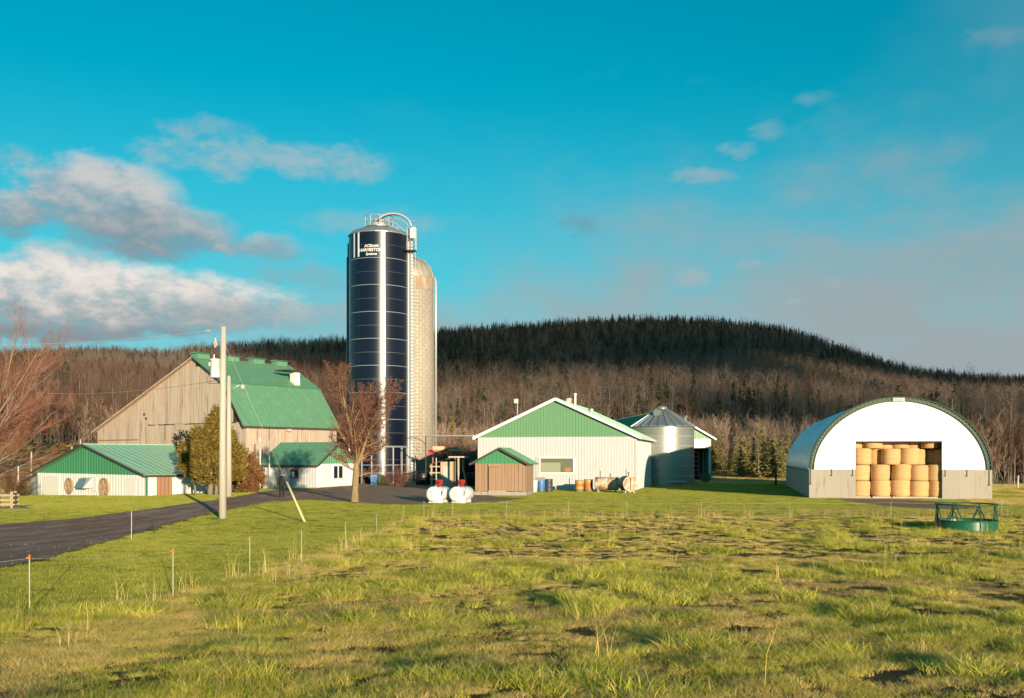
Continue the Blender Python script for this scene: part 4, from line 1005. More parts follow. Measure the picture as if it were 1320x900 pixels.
# ------------------------------------------------------------------ building behind the bin
VA = rad(5.0); VU = (math.cos(VA), math.sin(VA)); VV_ = (-VU[1], VU[0])
vo = at(858, HY, 118); VO = (vo.x - VU[0] * 5.5, vo.y - VU[1] * 5.5)
mb_ = thing('machine_shed', 'green and white gabled building with open dark doorway behind the grain bin', 'barn', (VO[0], VO[1], 0), VA)
vw, vl, ve, va = 11.0, 30.0, 5.0, 8.15
def vtop(t): return ve + (va - ve) * (1 - abs(t - 5.5) / 5.5)
vk = lambda p: t_on(VO, VU, p)
v0, v1 = vk(880), vk(913.5); dz = CAMZ + (HY - 577.5) / F * 117
MB().siding((0, 0, 0), (1, 0, 0), (0, -1, 0), v0, -.5, lambda t: min(ve - .1, vtop(t)), .3).build('front_wall', M['white_metal'], mb_)
MB().siding((v0, 0, 0), (1, 0, 0), (0, -1, 0), v1 - v0, dz, lambda t: ve - .1, .3).build('lintel', M['white_paint'], mb_)
MB().siding((v1, 0, 0), (1, 0, 0), (0, -1, 0), vw - v1, -.5, lambda t: ve - .1, .3).build('front_wall', M['white_metal'], mb_)
MB().siding((0, -.01, 0), (1, 0, 0), (0, -1, 0), vw, lambda t: ve - .1, vtop, .3, brk=(5.5,)).build('front_gable', M['pale_green_metal'], mb_)
MB().siding((vw, .02, 0), (0, 1, 0), (1, 0, 0), vl, -.5, ve, .3).build('side_wall', M['white_metal'], mb_)
MB().siding((0, .02, 0), (0, 1, 0), (-1, 0, 0), vl, -.5, ve, .3).build('side_wall', M['white_metal'], mb_)
MB().siding((0, vl, 0), (1, 0, 0), (0, 1, 0), vw, -.5, vtop, .3, brk=(5.5,)).build('back_wall', M['white_metal'], mb_)
for e, r in ((-.5, -.003), (vw + .5, .003)):
    ez = ve - .25 + .14; MB().slab((e, -.5, ez), (e, vl + .4, ez), (5.5 + r, vl + .4, va + .14), (5.5 + r, -.5, va + .14), .1, .45).build('roof', M['green_roof'], mb_)
    MB().beam((e, -.53, ez - .06), (5.5, -.53, va + .08), .05, .2).build('fascia', M['white_paint'], mb_)
gt = MB()
for i in range(6): gt.tube([(v0 + .3, .7, .6 + i * .55), (v0 + 2.0, .7, .6 + i * .55)], .05, 5)
for x in (.3, .9, 1.5, 2.0): gt.tube([(v0 + x + 1.2, .7, .4), (v0 + x + 1.2, .7, 3.4)], .05, 5)
gt.build('gate', M['faded_red'], mb_)
# ------------------------------------------------------------------ poles and wires
def cable(name, a, b, sag, r, matl, label, n=14):
    a, b = Vector(a), Vector(b); pts = []
    for i in range(n + 1):
        t = i / n; p = a.lerp(b, t); p.z -= sag * 4 * t * (1 - t); pts.append(p)
    return tag(MB().tube(pts, r, 5).build(name, matl, loc=pts[0]), label, 'cable')
P1 = gnd(287, 45.5); h1 = CAMZ + (HY - 421.5) / F * 45.5 - P1.z
up = thing('utility_pole', 'tall pale wooden utility pole with a white transformer beside the road', 'utility pole', P1)
MB().tube([(0, 0, -.3), (0, 0, h1 * .5), (.04, 0, h1)], [.175, .15, .125], 12).build('pole', M['pole_wood'], up, True)
pz = lambda py: CAMZ + (HY - py) / F * 45.5 - P1.z
pxx = lambda px: (px - 287.5) / F * 45.5
tr = MB().lathe([(.20, pz(487)), (.215, pz(486.4)), (.215, pz(465)), (.235, pz(464.8)), (.235, pz(463.4)), (.10, pz(462.4))], 18, cx=pxx(278.3), cy=-.06).build('transformer', M['white_paint'], up, True)
MB().tube([(pxx(277), -.06, pz(463)), (pxx(277), -.06, pz(457))], [.05, .03], 8).build('bushing', M['porcelain'], tr)
for z in (467, 483): MB().box(pxx(283), pxx(286), -.05, .03, pz(z) - .04, pz(z) + .04).build('bracket', M['galvanized_roof'], up)
MB().box(pxx(270.5), pxx(274), -.1, 0, pz(472), pz(467.5)).build('arrester', M['white_paint'], up)
for k, (xa, ya, xb, yb) in enumerate(((278.6, 436, 280.5, 446), (276.5, 440, 278, 448))):
    MB().tube([(pxx(xa), -.1 + .12 * k, pz(ya)), (pxx(xb), -.1 + .12 * k, pz(yb))], [.035, .05], 7).build('cutout', M['porcelain'], up)
MB().tube([(pxx(279), 0, pz(441)), (pxx(287), 0, pz(441))], .025, 6).build('bracket', M['galvanized_roof'], up)
for x in (265.5, 268.5, 270.8): MB().tube([(pxx(x), 0, pz(426.8)), (pxx(x) + .04, 0, pz(426.4))], .06, 8).build('insulator', M['porcelain'], up)
MB().tube([(pxx(264), 0, pz(426.9)), (pxx(287), 0, pz(422.8))], .014, 4).build('dead_end_wire', M['wire_grey'], up)
MB().tube([(pxx(278), 0, pz(450)), (pxx(276), -.03, pz(456)), (pxx(277), -.06, pz(458))], .012, 4).build('lead_wire', M['wire_dark'], up)
MB().tube([(pxx(271.5), 0, pz(473)), (pxx(267), 0, pz(492)), (pxx(268), 0, pz(494)), (pxx(285), 0, pz(494.5))], .012, 4).build('lead_wire', M['wire_dark'], up)
P2 = gnd(295, 73.5); h2 = CAMZ + (HY - 487) / F * 73.5 - P2.z
yp = thing('yard_light_pole', 'slimmer pale pole with a lamp on a short arm, behind the utility pole', 'light pole', P2)
MB().tube([(0, 0, -.3), (0, 0, h2)], [.22, .15], 10).build('pole', M['pole_wood'], yp, True)
MB().tube([(.1, -.05, h2 - .95), (.5, -.1, h2 - .7), (.85, -.12, h2 - .55)], .045, 7).build('arm', M['bright_steel'], yp, True)
MB().lathe([(.05, h2 - .5), (.16, h2 - .56), (.19, h2 - .70), (.12, h2 - .86), (.03, h2 - .9)], 12, cx=1.05, cy=-.12).build('lamp_head', M['dirty_white'], yp, True)
MB().tube([(0, 0, h2 - .02), (0, 0, h2 + .14)], [.12, .09], 8).build('cap', M['pole_wood'], yp)
anc = Vector(unproj(393, 673.5) + (0,)); anc.z = g1(anc.x, anc.y)
gtop = Vector((P1.x + .05, P1.y, P1.z + pz(440)))
gw = thing('guy_wire', 'thin guy wire with a pale yellow guard slanting from the utility pole to the lawn', 'guy wire', anc)
MB().tube([Vector((0, 0, -.05)), gtop - anc], .006, 4).build('wire', M['wire_white'], gw)
u_ = (gtop - anc).normalized(); MB().tube([u_ * -.02, u_ * 2.02], [.055, .05], 8).build('guard', M['guard_yellow'], gw, True)
cable('overhead_wire', P1 + Vector((pxx(266), 0, pz(427))), at(-140, 441, 52), .35, .007, M['wire_white'], 'thin pale overhead wire running off past the bare trees from the pole top')
cable('service_wire', P1 + Vector((-.1, 0, pz(490))), at(60, 507, 68), .25, .012, M['wire_white'], 'pale service wire crossing in front of the timber barn from the utility pole')
cable('drop_wire', P2 + Vector((0, 0, h2 - .4)), frame(EO, EA)(.2, -.45, 4.5), .5, .008, M['wire_grey'], 'thin drop wire from the yard light pole to the annexe')
# white pipe from silo to barn, black hose on silo
fp_ = at(549, 561.8, 93)
fpo = cable('feed_pipe', fp_, frame(BO, HA)(-.5, .1, 4.62), 0.0, .075, M['white_paint'], 'white pipe running level from the concrete silo to the metal barn', 6)
MB().tube([(0, 0, -.05), (0, 0, -fp_.z)], .05, 6).build('post', M['dark_trim'], fpo)
a_, b_ = at(527, 563.5, 103), at(549, 573, 104)
cable('black_hose', a_, b_, -.25, .035, M['wire_dark'], 'black hose drooping in front of the pale concrete silo')
ap = at(667, 531, 92)
am_ = thing('mast', 'thin pale mast with a small head behind the metal barn', 'mast', gnd(667, 92))
MB().tube([(0, 0, 0), (0, 0, CAMZ + (HY - 514) / F * 92)], .05, 6).build('pole', M['dirty_white'], am_)
MB().box(-.32, .08, -.08, .08, CAMZ + (HY - 520) / F * 92, CAMZ + (HY - 514.5) / F * 92).build('head', M['dirty_white'], am_)

# ------------------------------------------------------------------ fuel tanks
def fuel_tank(px, label, red_dx):
    o = gnd(px, 60.0)
    t = thing('fuel_tank', label, 'fuel tank', o, rad(-24), 'white fuel tanks on the yard edge')
    r, L, zc_ = .455, 1.6, .56
    m = MB(); n = 28; pr = [(.02, -.07), (.25, -.055), (.40, -.025), (r, .02), (r, L - .02), (.40, L + .025), (.02, L + .07)]
    vs = [(q * math.cos(2 * math.pi * j / n), y, zc_ + q * math.sin(2 * math.pi * j / n)) for q, y in pr for j in range(n)]
    m.add(vs, [(i * n + (j + 1) % n, i * n + j, (i + 1) * n + j, (i + 1) * n + (j + 1) % n) for i in range(len(pr) - 1) for j in range(n)])
    m.build('tank', M['white_paint'], t, True)
    for y in (.25, L - .3):
        MB().box(-.36, .36, y - .06, y + .06, -.05, .22).build('saddle', M['white_paint'], t)
    MB().box(.22, .50, .1, .38, -.08, .36).build('block', M['white_paint'], t)
    MB().tube([(.05, .3, zc_ + r - .05), (.05, .3, zc_ + r + .12)], .05, 8).build('filler', M['dirty_white'], t)
    MB().tube([(red_dx, .25, zc_ + r - .05), (red_dx, .25, 2.75 if px < 570 else 1.85)], .035, 6).build('vent_pipe', M['dirty_white'], t)
    pu = MB().box(red_dx + .06, red_dx + .36, .12, .42, zc_ + r + .06, zc_ + r + .42).tube([(red_dx + .2, .27, zc_ + r - .03), (red_dx + .2, .27, zc_ + r + .1)], .07, 8).build('pump', M['red_paint'], t)
    dl = MB().lathe([(.10, -.02), (.12, .0), (.10, .02)], 12).build('dial', M['dark_plastic'], pu); dl.location = (red_dx + .21, .11, zc_ + r + .24); dl.rotation_euler = (rad(90), 0, 0)
    for (a, b, z, h) in ((-.14, .1, .70, .035), (-.1, .02, .64, .03), (-.13, .12, .52, .03)):
        MB().box(a, b, -.09, -.045, z, z + h).build('print', M['grey_print'], t)
    MB().tube([(red_dx + .36, .3, zc_ + r + .2), (red_dx + .5, .2, zc_ + .3), (red_dx + .46, .1, zc_ - .1), (red_dx + .40, .2, zc_ + .2)], .02, 5).build('hose', M['dark_plastic'], t, True)
fuel_tank(557.5, 'white fuel tank with a tall vent pipe and red pump, nearer the bare yard tree', .12)
fuel_tank(587.3, 'white fuel tank with a short vent pipe and red pump, nearer the plank shed', .06)

# ------------------------------------------------------------------ barrels and old tanks by the metal barn
def barrel(px, d, h, r, mats_bands, label, lid=None, name='barrel', sc=(1, 1, 1)):
    o = gnd(px, d); t = thing(name, label, 'barrel', o, 0, 'barrels along the metal barn')
    nb = len(mats_bands)
    for i, mm in enumerate(mats_bands):
        z0_, z1_ = h * i / nb - (.05 if i == 0 else 0), h * (i + 1) / nb
        MB().lathe([(r * .985, z0_ + .002), (r, z0_ + .02), (r, z1_ - .02), (r * .985, z1_ - .002)], 20, cap1=(i == nb - 1)).build('shell' if i == 0 else 'band', M[mm], t, True)
        if i: MB().lathe([(r, h * i / nb - .02), (r + .018, h * i / nb), (r, h * i / nb + .02)], 20, cap0=False, cap1=False).build('rib', M[mm], t, True)
    MB().lathe([(r, h - .01), (r + .015, h), (r + .015, h + .02), (r * .9, h + .02), (r * .88, h - .0)], 20).build('lid', M[lid or mats_bands[-1]], t)
    return t
o = gnd(687, 78.5)
bx = thing('white_bin', 'white bin with a blue drum standing in front, against the plank shed', 'bin', o, HA)
MB().prism([(-.30, -.05), (.28, -.05), (.34, .95), (-.34, .95)], -.3, .3).build('body', M['white_paint'], bx)
MB().box(-.37, .37, -.33, .33, .95, 1.02).build('lid', M['dirty_white'], bx)
barrel(684.2, 77.9, .55, .22, ['blue_plastic', 'blue_plastic'], 'squat blue drum in front of the white bin by the plank shed', 'navy_plastic')
barrel(697.5, 79.4, .95, .33, ['navy_plastic', 'blue_plastic'], 'blue barrel with a grey brown cover beside the white bin', 'grey_lid')
o = gnd(695.8, 79.2); cv_ = MB().prism([(-.45, .78), (.32, 1.0), (.42, 1.16), (-.30, 1.14), (-.5, .9)], -.4, .38).build('barrel_cover', M['grey_lid'], loc=(0, 0, 0)); cv_.location = o; tag(cv_, 'crumpled grey brown cover lying over the blue barrel', 'cover')
barrel(707.3, 79.6, 1.0, .33, ['dark_plastic', 'dark_plastic', 'dark_plastic'], 'dark barrel standing under the barn window')
barrel(746.8, 79.4, .92, .34, ['barrel_green', 'barrel_yellow', 'barrel_orange', 'barrel_yellow'], 'faded yellow and orange steel drum, the paler of two side by side', 'grey_lid')
barrel(758.6, 79.6, .98, .35, ['barrel_green', 'barrel_orange', 'barrel_orange', 'barrel_yellow'], 'faded orange steel drum beside the rusty horizontal tank', 'grey_lid')
def htank(px, d, r, L, rot, label, end_m, side_m, cat='old tank'):
    o = gnd(px, d); t = thing('oil_tank', label, cat, o, rot, 'old oil tanks beside the metal barn')
    zc_ = r + .16; n = 26; pr = [(r * .99, 0.0), (r, .02), (r, L / 2), (r, L - .02), (r * .99, L)]
    vs = [(q * math.cos(2 * math.pi * j / n), y, zc_ + q * math.sin(2 * math.pi * j / n)) for q, y in pr for j in range(n)]
    MB().add(vs, [(i * n + (j + 1) % n, i * n + j, (i + 1) * n + j, (i + 1) * n + (j + 1) % n) for i in range(4) for j in range(n)]).build('shell', M[side_m], t, True)
    for y, s_ in ((0, -1), (L, 1)):
        MB().prism([(r * 1.01 * math.cos(2 * math.pi * j / n), zc_ + r * 1.01 * math.sin(2 * math.pi * j / n)) for j in range(n)][::-1 if s_ < 0 else 1], min(y, y + s_ * .04), max(y, y + s_ * .04)).build('end_plate', M[end_m if s_ < 0 else 'tank_dark'], t)
    for y in (.2, L - .2):
        for x in (-r * .6, r * .6): MB().beam((x, y, -.05), (x * .9, y, zc_ - r * .75), .07, .07).build('leg', M['dirty_white'], t)
    MB().tube([(0, L * .35, zc_ + r - .05), (0, L * .35, zc_ + r + .25)], .04, 6).tube([(-.1, L * .35, zc_ + r + .25), (.1, L * .35, zc_ + r + .25)], .04, 6).build('filler', M['tank_dark'], t)
    MB().tube([(0, L * .8, zc_ + r - .05), (0, L * .8, zc_ + r + .5)], .03, 6).build('vent_pipe', M['tank_dark'], t)
    return t, zc_
t, zc_ = htank(796.5, 78.6, .52, 1.75, rad(76), 'rusty cream oil tank lying broadside against the barn wall', 'tank_rusty', 'tank_rusty')
t, zc_ = htank(812.5, 76.0, .58, 1.5, rad(9), 'rusty oil tank with its round cream end facing out at the barn corner', 'tank_rusty', 'tank_dark')
MB().box(-.03, .05, -.06, -.035, zc_ - .5, zc_ + .5).build('rust_streak', M['rust'], t)

# ------------------------------------------------------------------ green bale feeder
fo = gnd(1245.5, 38.0)
fd = thing('bale_feeder', 'round green steel bale feeder standing on the rough grass', 'feeder', fo)
fr = 1.10; fh = .98
m = MB(); n = 48
for i in range(n): pass
m.lathe([(fr, -.05), (fr, .36)], n, cap0=False, cap1=False).lathe([(fr - .012, .36), (fr - .012, -.05)], n, cap0=False, cap1=False)
m.build('skirt', M['feeder_green'], fd, True)
for z, r in ((.37, .028), (fh, .030), (.02, .025)):
    MB().tube([(fr * math.cos(2 * math.pi * i / n), fr * math.sin(2 * math.pi * i / n), z) for i in range(n + 1)], r, 6, caps=False).build('ring_rail', M['feeder_dark'], fd, True)
for i in range(16):
    a = 2 * math.pi * (i + .3) / 16; b = 2 * math.pi * (i + (.9 if i % 2 else -.3)) / 16
    MB().tube([(fr * math.cos(a), fr * math.sin(a), .37), (fr * math.cos(b), fr * math.sin(b), fh)], .021, 6).build('bar', M['feeder_dark'], fd)
for i in range(4):
    a = math.pi / 2 * i + math.pi + .02; MB().tube([(fr * math.cos(a), fr * math.sin(a), -.1), (fr * math.cos(a), fr * math.sin(a), fh)], .028, 6).build('post', M['feeder_dark'], fd)

# ------------------------------------------------------------------ fences
def stake(px, py, d, label, cap=False, h=.78, lean=0.0):
    x = (px - CX) / F * d; z = g1(x, d); zt_ = CAMZ + (HY - py) / F * d
    t = thing('fence_stake', label, 'fence stake', (x, d, z), 0, 'white stakes of the electric fence')
    MB().tube([(0, 0, -.2), (lean, 0, zt_ - z)], .0075 if d < 25 else .008, 6).build('rod', M['stake_white'], t)
    if cap:
        MB().tube([(lean, 0, zt_ - z - .05), (lean, 0, zt_ - z + .01)], .015, 7).box(lean - .035, lean - .01, -.01, .01, zt_ - z - .045, zt_ - z - .02).build('insulator', M['cap_orange'], t)
    return Vector((x + lean, d, zt_ - .04))
F1 = [stake(38, 716, 13.3, 'white fence stake with orange top, largest and nearest the road bend', True), stake(223, 707.5, 15.3, 'white fence stake with orange top, second along the lawn edge', True),
      stake(322, 692, 19, 'white fence stake with a faint orange top, third along the lawn edge', True, lean=.0), stake(388.5, 684, 21.9, 'plain white fence stake, fourth along the lawn edge'),
      stake(445.5, 673, 28.3, 'thin white fence stake left of the bend in the electric fence'), stake(485.5, 662.5, 36, 'thin white fence stake near the bend in the electric fence'),
      stake(520.5, 651, 43.5, 'thin white fence stake at the corner of the electric fence')]
F2 = []
for px, lb in ((546.5, 'thin fence stake left of the first fuel tank'), (559.5, 'thin fence stake in front of the first fuel tank'), (583.5, 'thin fence stake in front of the second fuel tank'), (653, 'thin fence stake in front of the plank shed'), (733, 'thin fence stake in front of the barn window'), (808, 'thin fence stake in front of the old oil tanks'),
               (904.5, 'thin fence stake in front of the grain bin'), (1018, 'thin fence stake left of the bale barn'), (1148.5, 'thin fence stake in front of the bale barn doorway'), (1291.5, 'thin fence stake right of the green feeder')):
    F2.append(stake(px, 646.8 - (px < 560) * .6, 46.3, lb))
def strand(pts, label, r):
    m = MB(); P = [Vector(p) for p in pts]; q = []
    for a, b in zip(P[:-1], P[1:]):
        for i in range(6): t = i / 6; p = a.lerp(b, t); p.z -= .05 * 4 * t * (1 - t); q.append(p)
    q.append(P[-1]); return tag(MB().tube(q, r, 4).build('fence_wire', M['wire_white'], loc=q[0]), label, 'fence wire')
strand([at(-150, 727, 12.6)] + F1 + [F2[0]], 'fence wire strung along the lawn edge stakes', .0016)
strand(F2 + [at(1420, 646.5, 46.3)], 'fence wire strung across the back of the rough field', .0035)
strand([p - Vector((0, 0, .33)) for p in F2[6:]] + [at(1420, 655.5, 46.3)], 'lower fence wire in front of the bale barn', .0028)
for px, pyt, pyb, mm, lb in ((169.5, 659, 696, 'wire_grey', 'pale grey rod standing at the road edge'), (198.5, 654, 689, 'rod_dark', 'dark rod standing at the road edge beside the pale rod'), (254, 643.5, 667, 'rod_dark', 'dark rod on the road edge nearest the utility pole')):
    x, d = unproj(px, pyb); z = g1(x, d); zt_ = CAMZ + (HY - pyt) / F * d
    t = thing('marker_rod', lb, 'marker rod', (x, d, z), 0, 'rods along the road edge')
    MB().tube([(0, 0, -.1), (0, 0, zt_ - z)], .014, 6).build('rod', M[mm], t); MB().tube([(0, 0, (zt_ - z) * .55), (.05, 0, (zt_ - z) * .55)], .012, 5).build('hook', M[mm], t)
o = gnd(1000, 97)
dp = thing('fence_post', 'dark weathered post between the small evergreens and the bale barn', 'post', o); MB().tube([(0, 0, -.2), (.02, 0, 1.2), (0, 0, 1.95)], [.11, .10, .08], 8).build('post', M['dark_trim'], dp, True)
MB().tube([(-.02, -.09, 1.85), (.5, -.09, 2.0)], .03, 5).build('arm', M['dark_trim'], dp)
o = gnd(1311.5, 88)
wp = thing('fence_post', 'wooden fence post with wire at the field edge right of the bale barn', 'post', o); MB().tube([(0, 0, -.2), (.08, 0, 1.15)], [.09, .075], 8).build('post', M['pole_wood'], wp, True)
strand([at(1281, 622.8, 92), at(1312, 623.4, 88), at(1400, 624, 86)], 'pale top wire of the field fence right of the bale barn', .02)
for px, py0, py1, d, lb in ((40.3, 582, 593, 112, 'weathered post on the brown slope above the low shed'), (23.5, 601, 613, 104, 'short post low on the brown slope left of the low shed'), (103.5, 566, 575, 135, 'pale post at the wood edge behind the low shed roof'), (92.5, 576, 583, 125, 'short pale post just above the low shed roof')):
    o = gnd(px, d); t_ = CAMZ + (HY - py0) / F * d - o.z
    pp = thing('slope_post', lb, 'post', o, 0, 'posts on the brown slope'); MB().tube([(0, 0, -.3), (.02, 0, max(1.0, t_))], .09, 6).build('post', M['pole_wood'], pp)

# wooden tree guard on the lawn
o = gnd(7, 55.0)
tg = thing('wooden_guard', 'small square guard of weathered wooden rails standing in a mulch ring', 'wooden guard', o, rad(14))
for x in (-.42, .42):
    for y in (-.42, .42): MB().box(x - .07, x + .07, y - .07, y + .07, -.2, .98).build('post', M['guard_wood'], tg)
for z in (.22, .46, .72):
    for y in (-.5, .5): MB().box(-.6, .6, y - .02, y + .02, z, z + .09).build('rail', M['guard_wood'], tg)
    for x in (-.5, .5): MB().box(x - .02, x + .02, -.6, .6, z + .1, z + .18).build('rail', M['guard_wood'], tg)
m = MB(); vs = []; nn = 24
for k in range(3):
    for j in range(nn): a = 2 * math.pi * j / nn; r = (0.05, .75, 1.3)[k] * (1 + .12 * math.sin(3 * a)); vs.append((r * 1.3 * math.cos(a), r * math.sin(a), (.10, .09, -.03)[k]))
m.add(vs, [(i * nn + j, i * nn + (j + 1) % nn, (i + 1) * nn + (j + 1) % nn, (i + 1) * nn + j) for i in range(2) for j in range(nn)])
mu = m.build('mulch', M['rust_band'], smooth=True); mu.location = o; kind(mu, 'structure')

# ------------------------------------------------------------------ lumber, shack and odds and ends between silo and shed
o = gnd(573, 93)
sk = thing('lumber_shack', 'rough wooden shack with tilted dark roof among stacked lumber', 'shack', o, rad(-6)); sk.scale = (.83,) * 3
k_ = 112 / F
MB().box(-.45, 1.15, .0, 2.5, -.2, 2.9).build('wall', M['dark_gap'], sk)
plank_row(sk, (-.45, 0, 0), (1, 0, 0), (0, -1, 0), 1.6, -.2, lambda t: 2.9, .2, .34, M['lumber'], seed=31)
MB().box(-.2, .6, -.07, -.04, .2, 2.3).build('door', M['dirty_white'], sk)
MB().slab((-1.6, -.7, 2.55), (-1.6, 2.8, 2.75), (1.8, 2.8, 3.75), (1.8, -.7, 3.55), .12).build('roof', M['dark_trim'], sk)
for x, h_ in ((-1.4, 2.5), (1.35, 3.3), (1.7, 3.4)): MB().box(x - .09, x + .09, -.5, -.32, -.2, h_).build('post', M['lumber'], sk)
for z in (.8, 1.5, 2.2): MB().box(-1.6, -.4, -.58, -.52, z, z + .14).build('rail', M['lumber'], sk)
for z in (.5, .9, 1.3, 1.7, 2.1, 2.5, 2.9): MB().box(1.36, 1.72, -.56, -.50, z, z + .07).build('rung', M['lumber'], sk)
MB().beam((2.1, -.5, 2.4), (2.7, -.6, -.1), .16, .12).build('brace', M['lumber'], sk)
o = gnd(571, 98)
lr = thing('hay_wagon', 'old wagon rack with faded red and tan rails above the shack roof', 'wagon', o, rad(-4)); lr.scale = (.84,) * 3
for x in (-1.2, 1.4): MB().box(x - .07, x + .07, 0, .12, 0, 4.5).build('post', M['faded_red'], lr)
MB().box(-1.5, 1.9, -.1, .0, 3.9, 4.4).build('rail', M['faded_red'], lr); MB().box(-1.2, .2, -.2, -.11, 4.1, 4.55).build('rail', M['lumber'], lr); MB().box(.6, 2.4, -.2, -.12, 4.0, 4.25).build('rail', M['lumber'], lr)
MB().box(-1.5, 1.9, .0, 2.2, 1.0, 1.2).build('bed', M['lumber'], lr)
for x in (-1.0, 1.3): MB().tube([(x, -.05, .45), (x, .12, .45)], .45, 14).build('wheel', M['dark_plastic'], lr)
MB().box(-1.7, -1.15, -.3, .2, 3.6, 4.1).build('red_box', M['red_paint'], lr)
o = gnd(593, 104)
pl = MB().box(-.9, .9, -.1, .1, 0, .12).build('white_board', M['pole_wood'], loc=(0, 0, 0)); pl.location = at(591, 590, 90); tag(pl, 'pale board lying level on the lumber beside the shack', 'board')
MB().box(-.08, .08, .0, .12, -(at(591, 590, 90).z), -.003).build('support', M['lumber'], pl)
# dark wrapped bales behind the tanks
for i, (px, d, r, z, lb) in enumerate(((545, 98, .7, 0, 'black wrapped bale at the foot of the concrete silo'), (554, 101, .72, 0, 'black wrapped bale right of the concrete silo foot'), (600, 94, .72, 0, 'black wrapped bale left of the plank shed'), (609, 95, .74, 0, 'black wrapped bale behind the corner of the plank shed'), (605, 96, .7, 1.28, 'black wrapped bale on top of two others beside the plank shed'))):
    o = gnd(px, d); b_ = MB().lathe([(r * .9, 0), (r, .1), (r * 1.01, .65), (r, 1.2), (r * .9, 1.3)], 20).build('wrapped_bale', M['black_wrap'], smooth=True, loc=(0, 0, 0)); b_.location = o + Vector((0, 0, z)); tag(b_, lb, 'wrapped bale', 'black wrapped bales behind the yard')
o = gnd(482, 98.5); bb_ = thing('blue_bin', 'blue lidded bin at the foot of the blue silo', 'bin', o, rad(5))
MB().prism([(-.26, -.05), (.26, -.05), (.33, 1.0), (-.33, 1.0)], -.3, .3).build('body', M['blue_plastic'], bb_); MB().box(-.36, .36, -.34, .34, 1.0, 1.08).build('lid', M['navy_plastic'], bb_)
o = gnd(491.5, 98.8); m = MB().lathe([(.38, 0), (.44, .3), (.40, .75), (.22, 1.0), (.05, 1.05)], 14); b_ = m.build('green_sack', M['tarp_green'], smooth=True, loc=(0, 0, 0)); b_.location = o; tag(b_, 'bulging green sack beside the blue bin', 'sack')

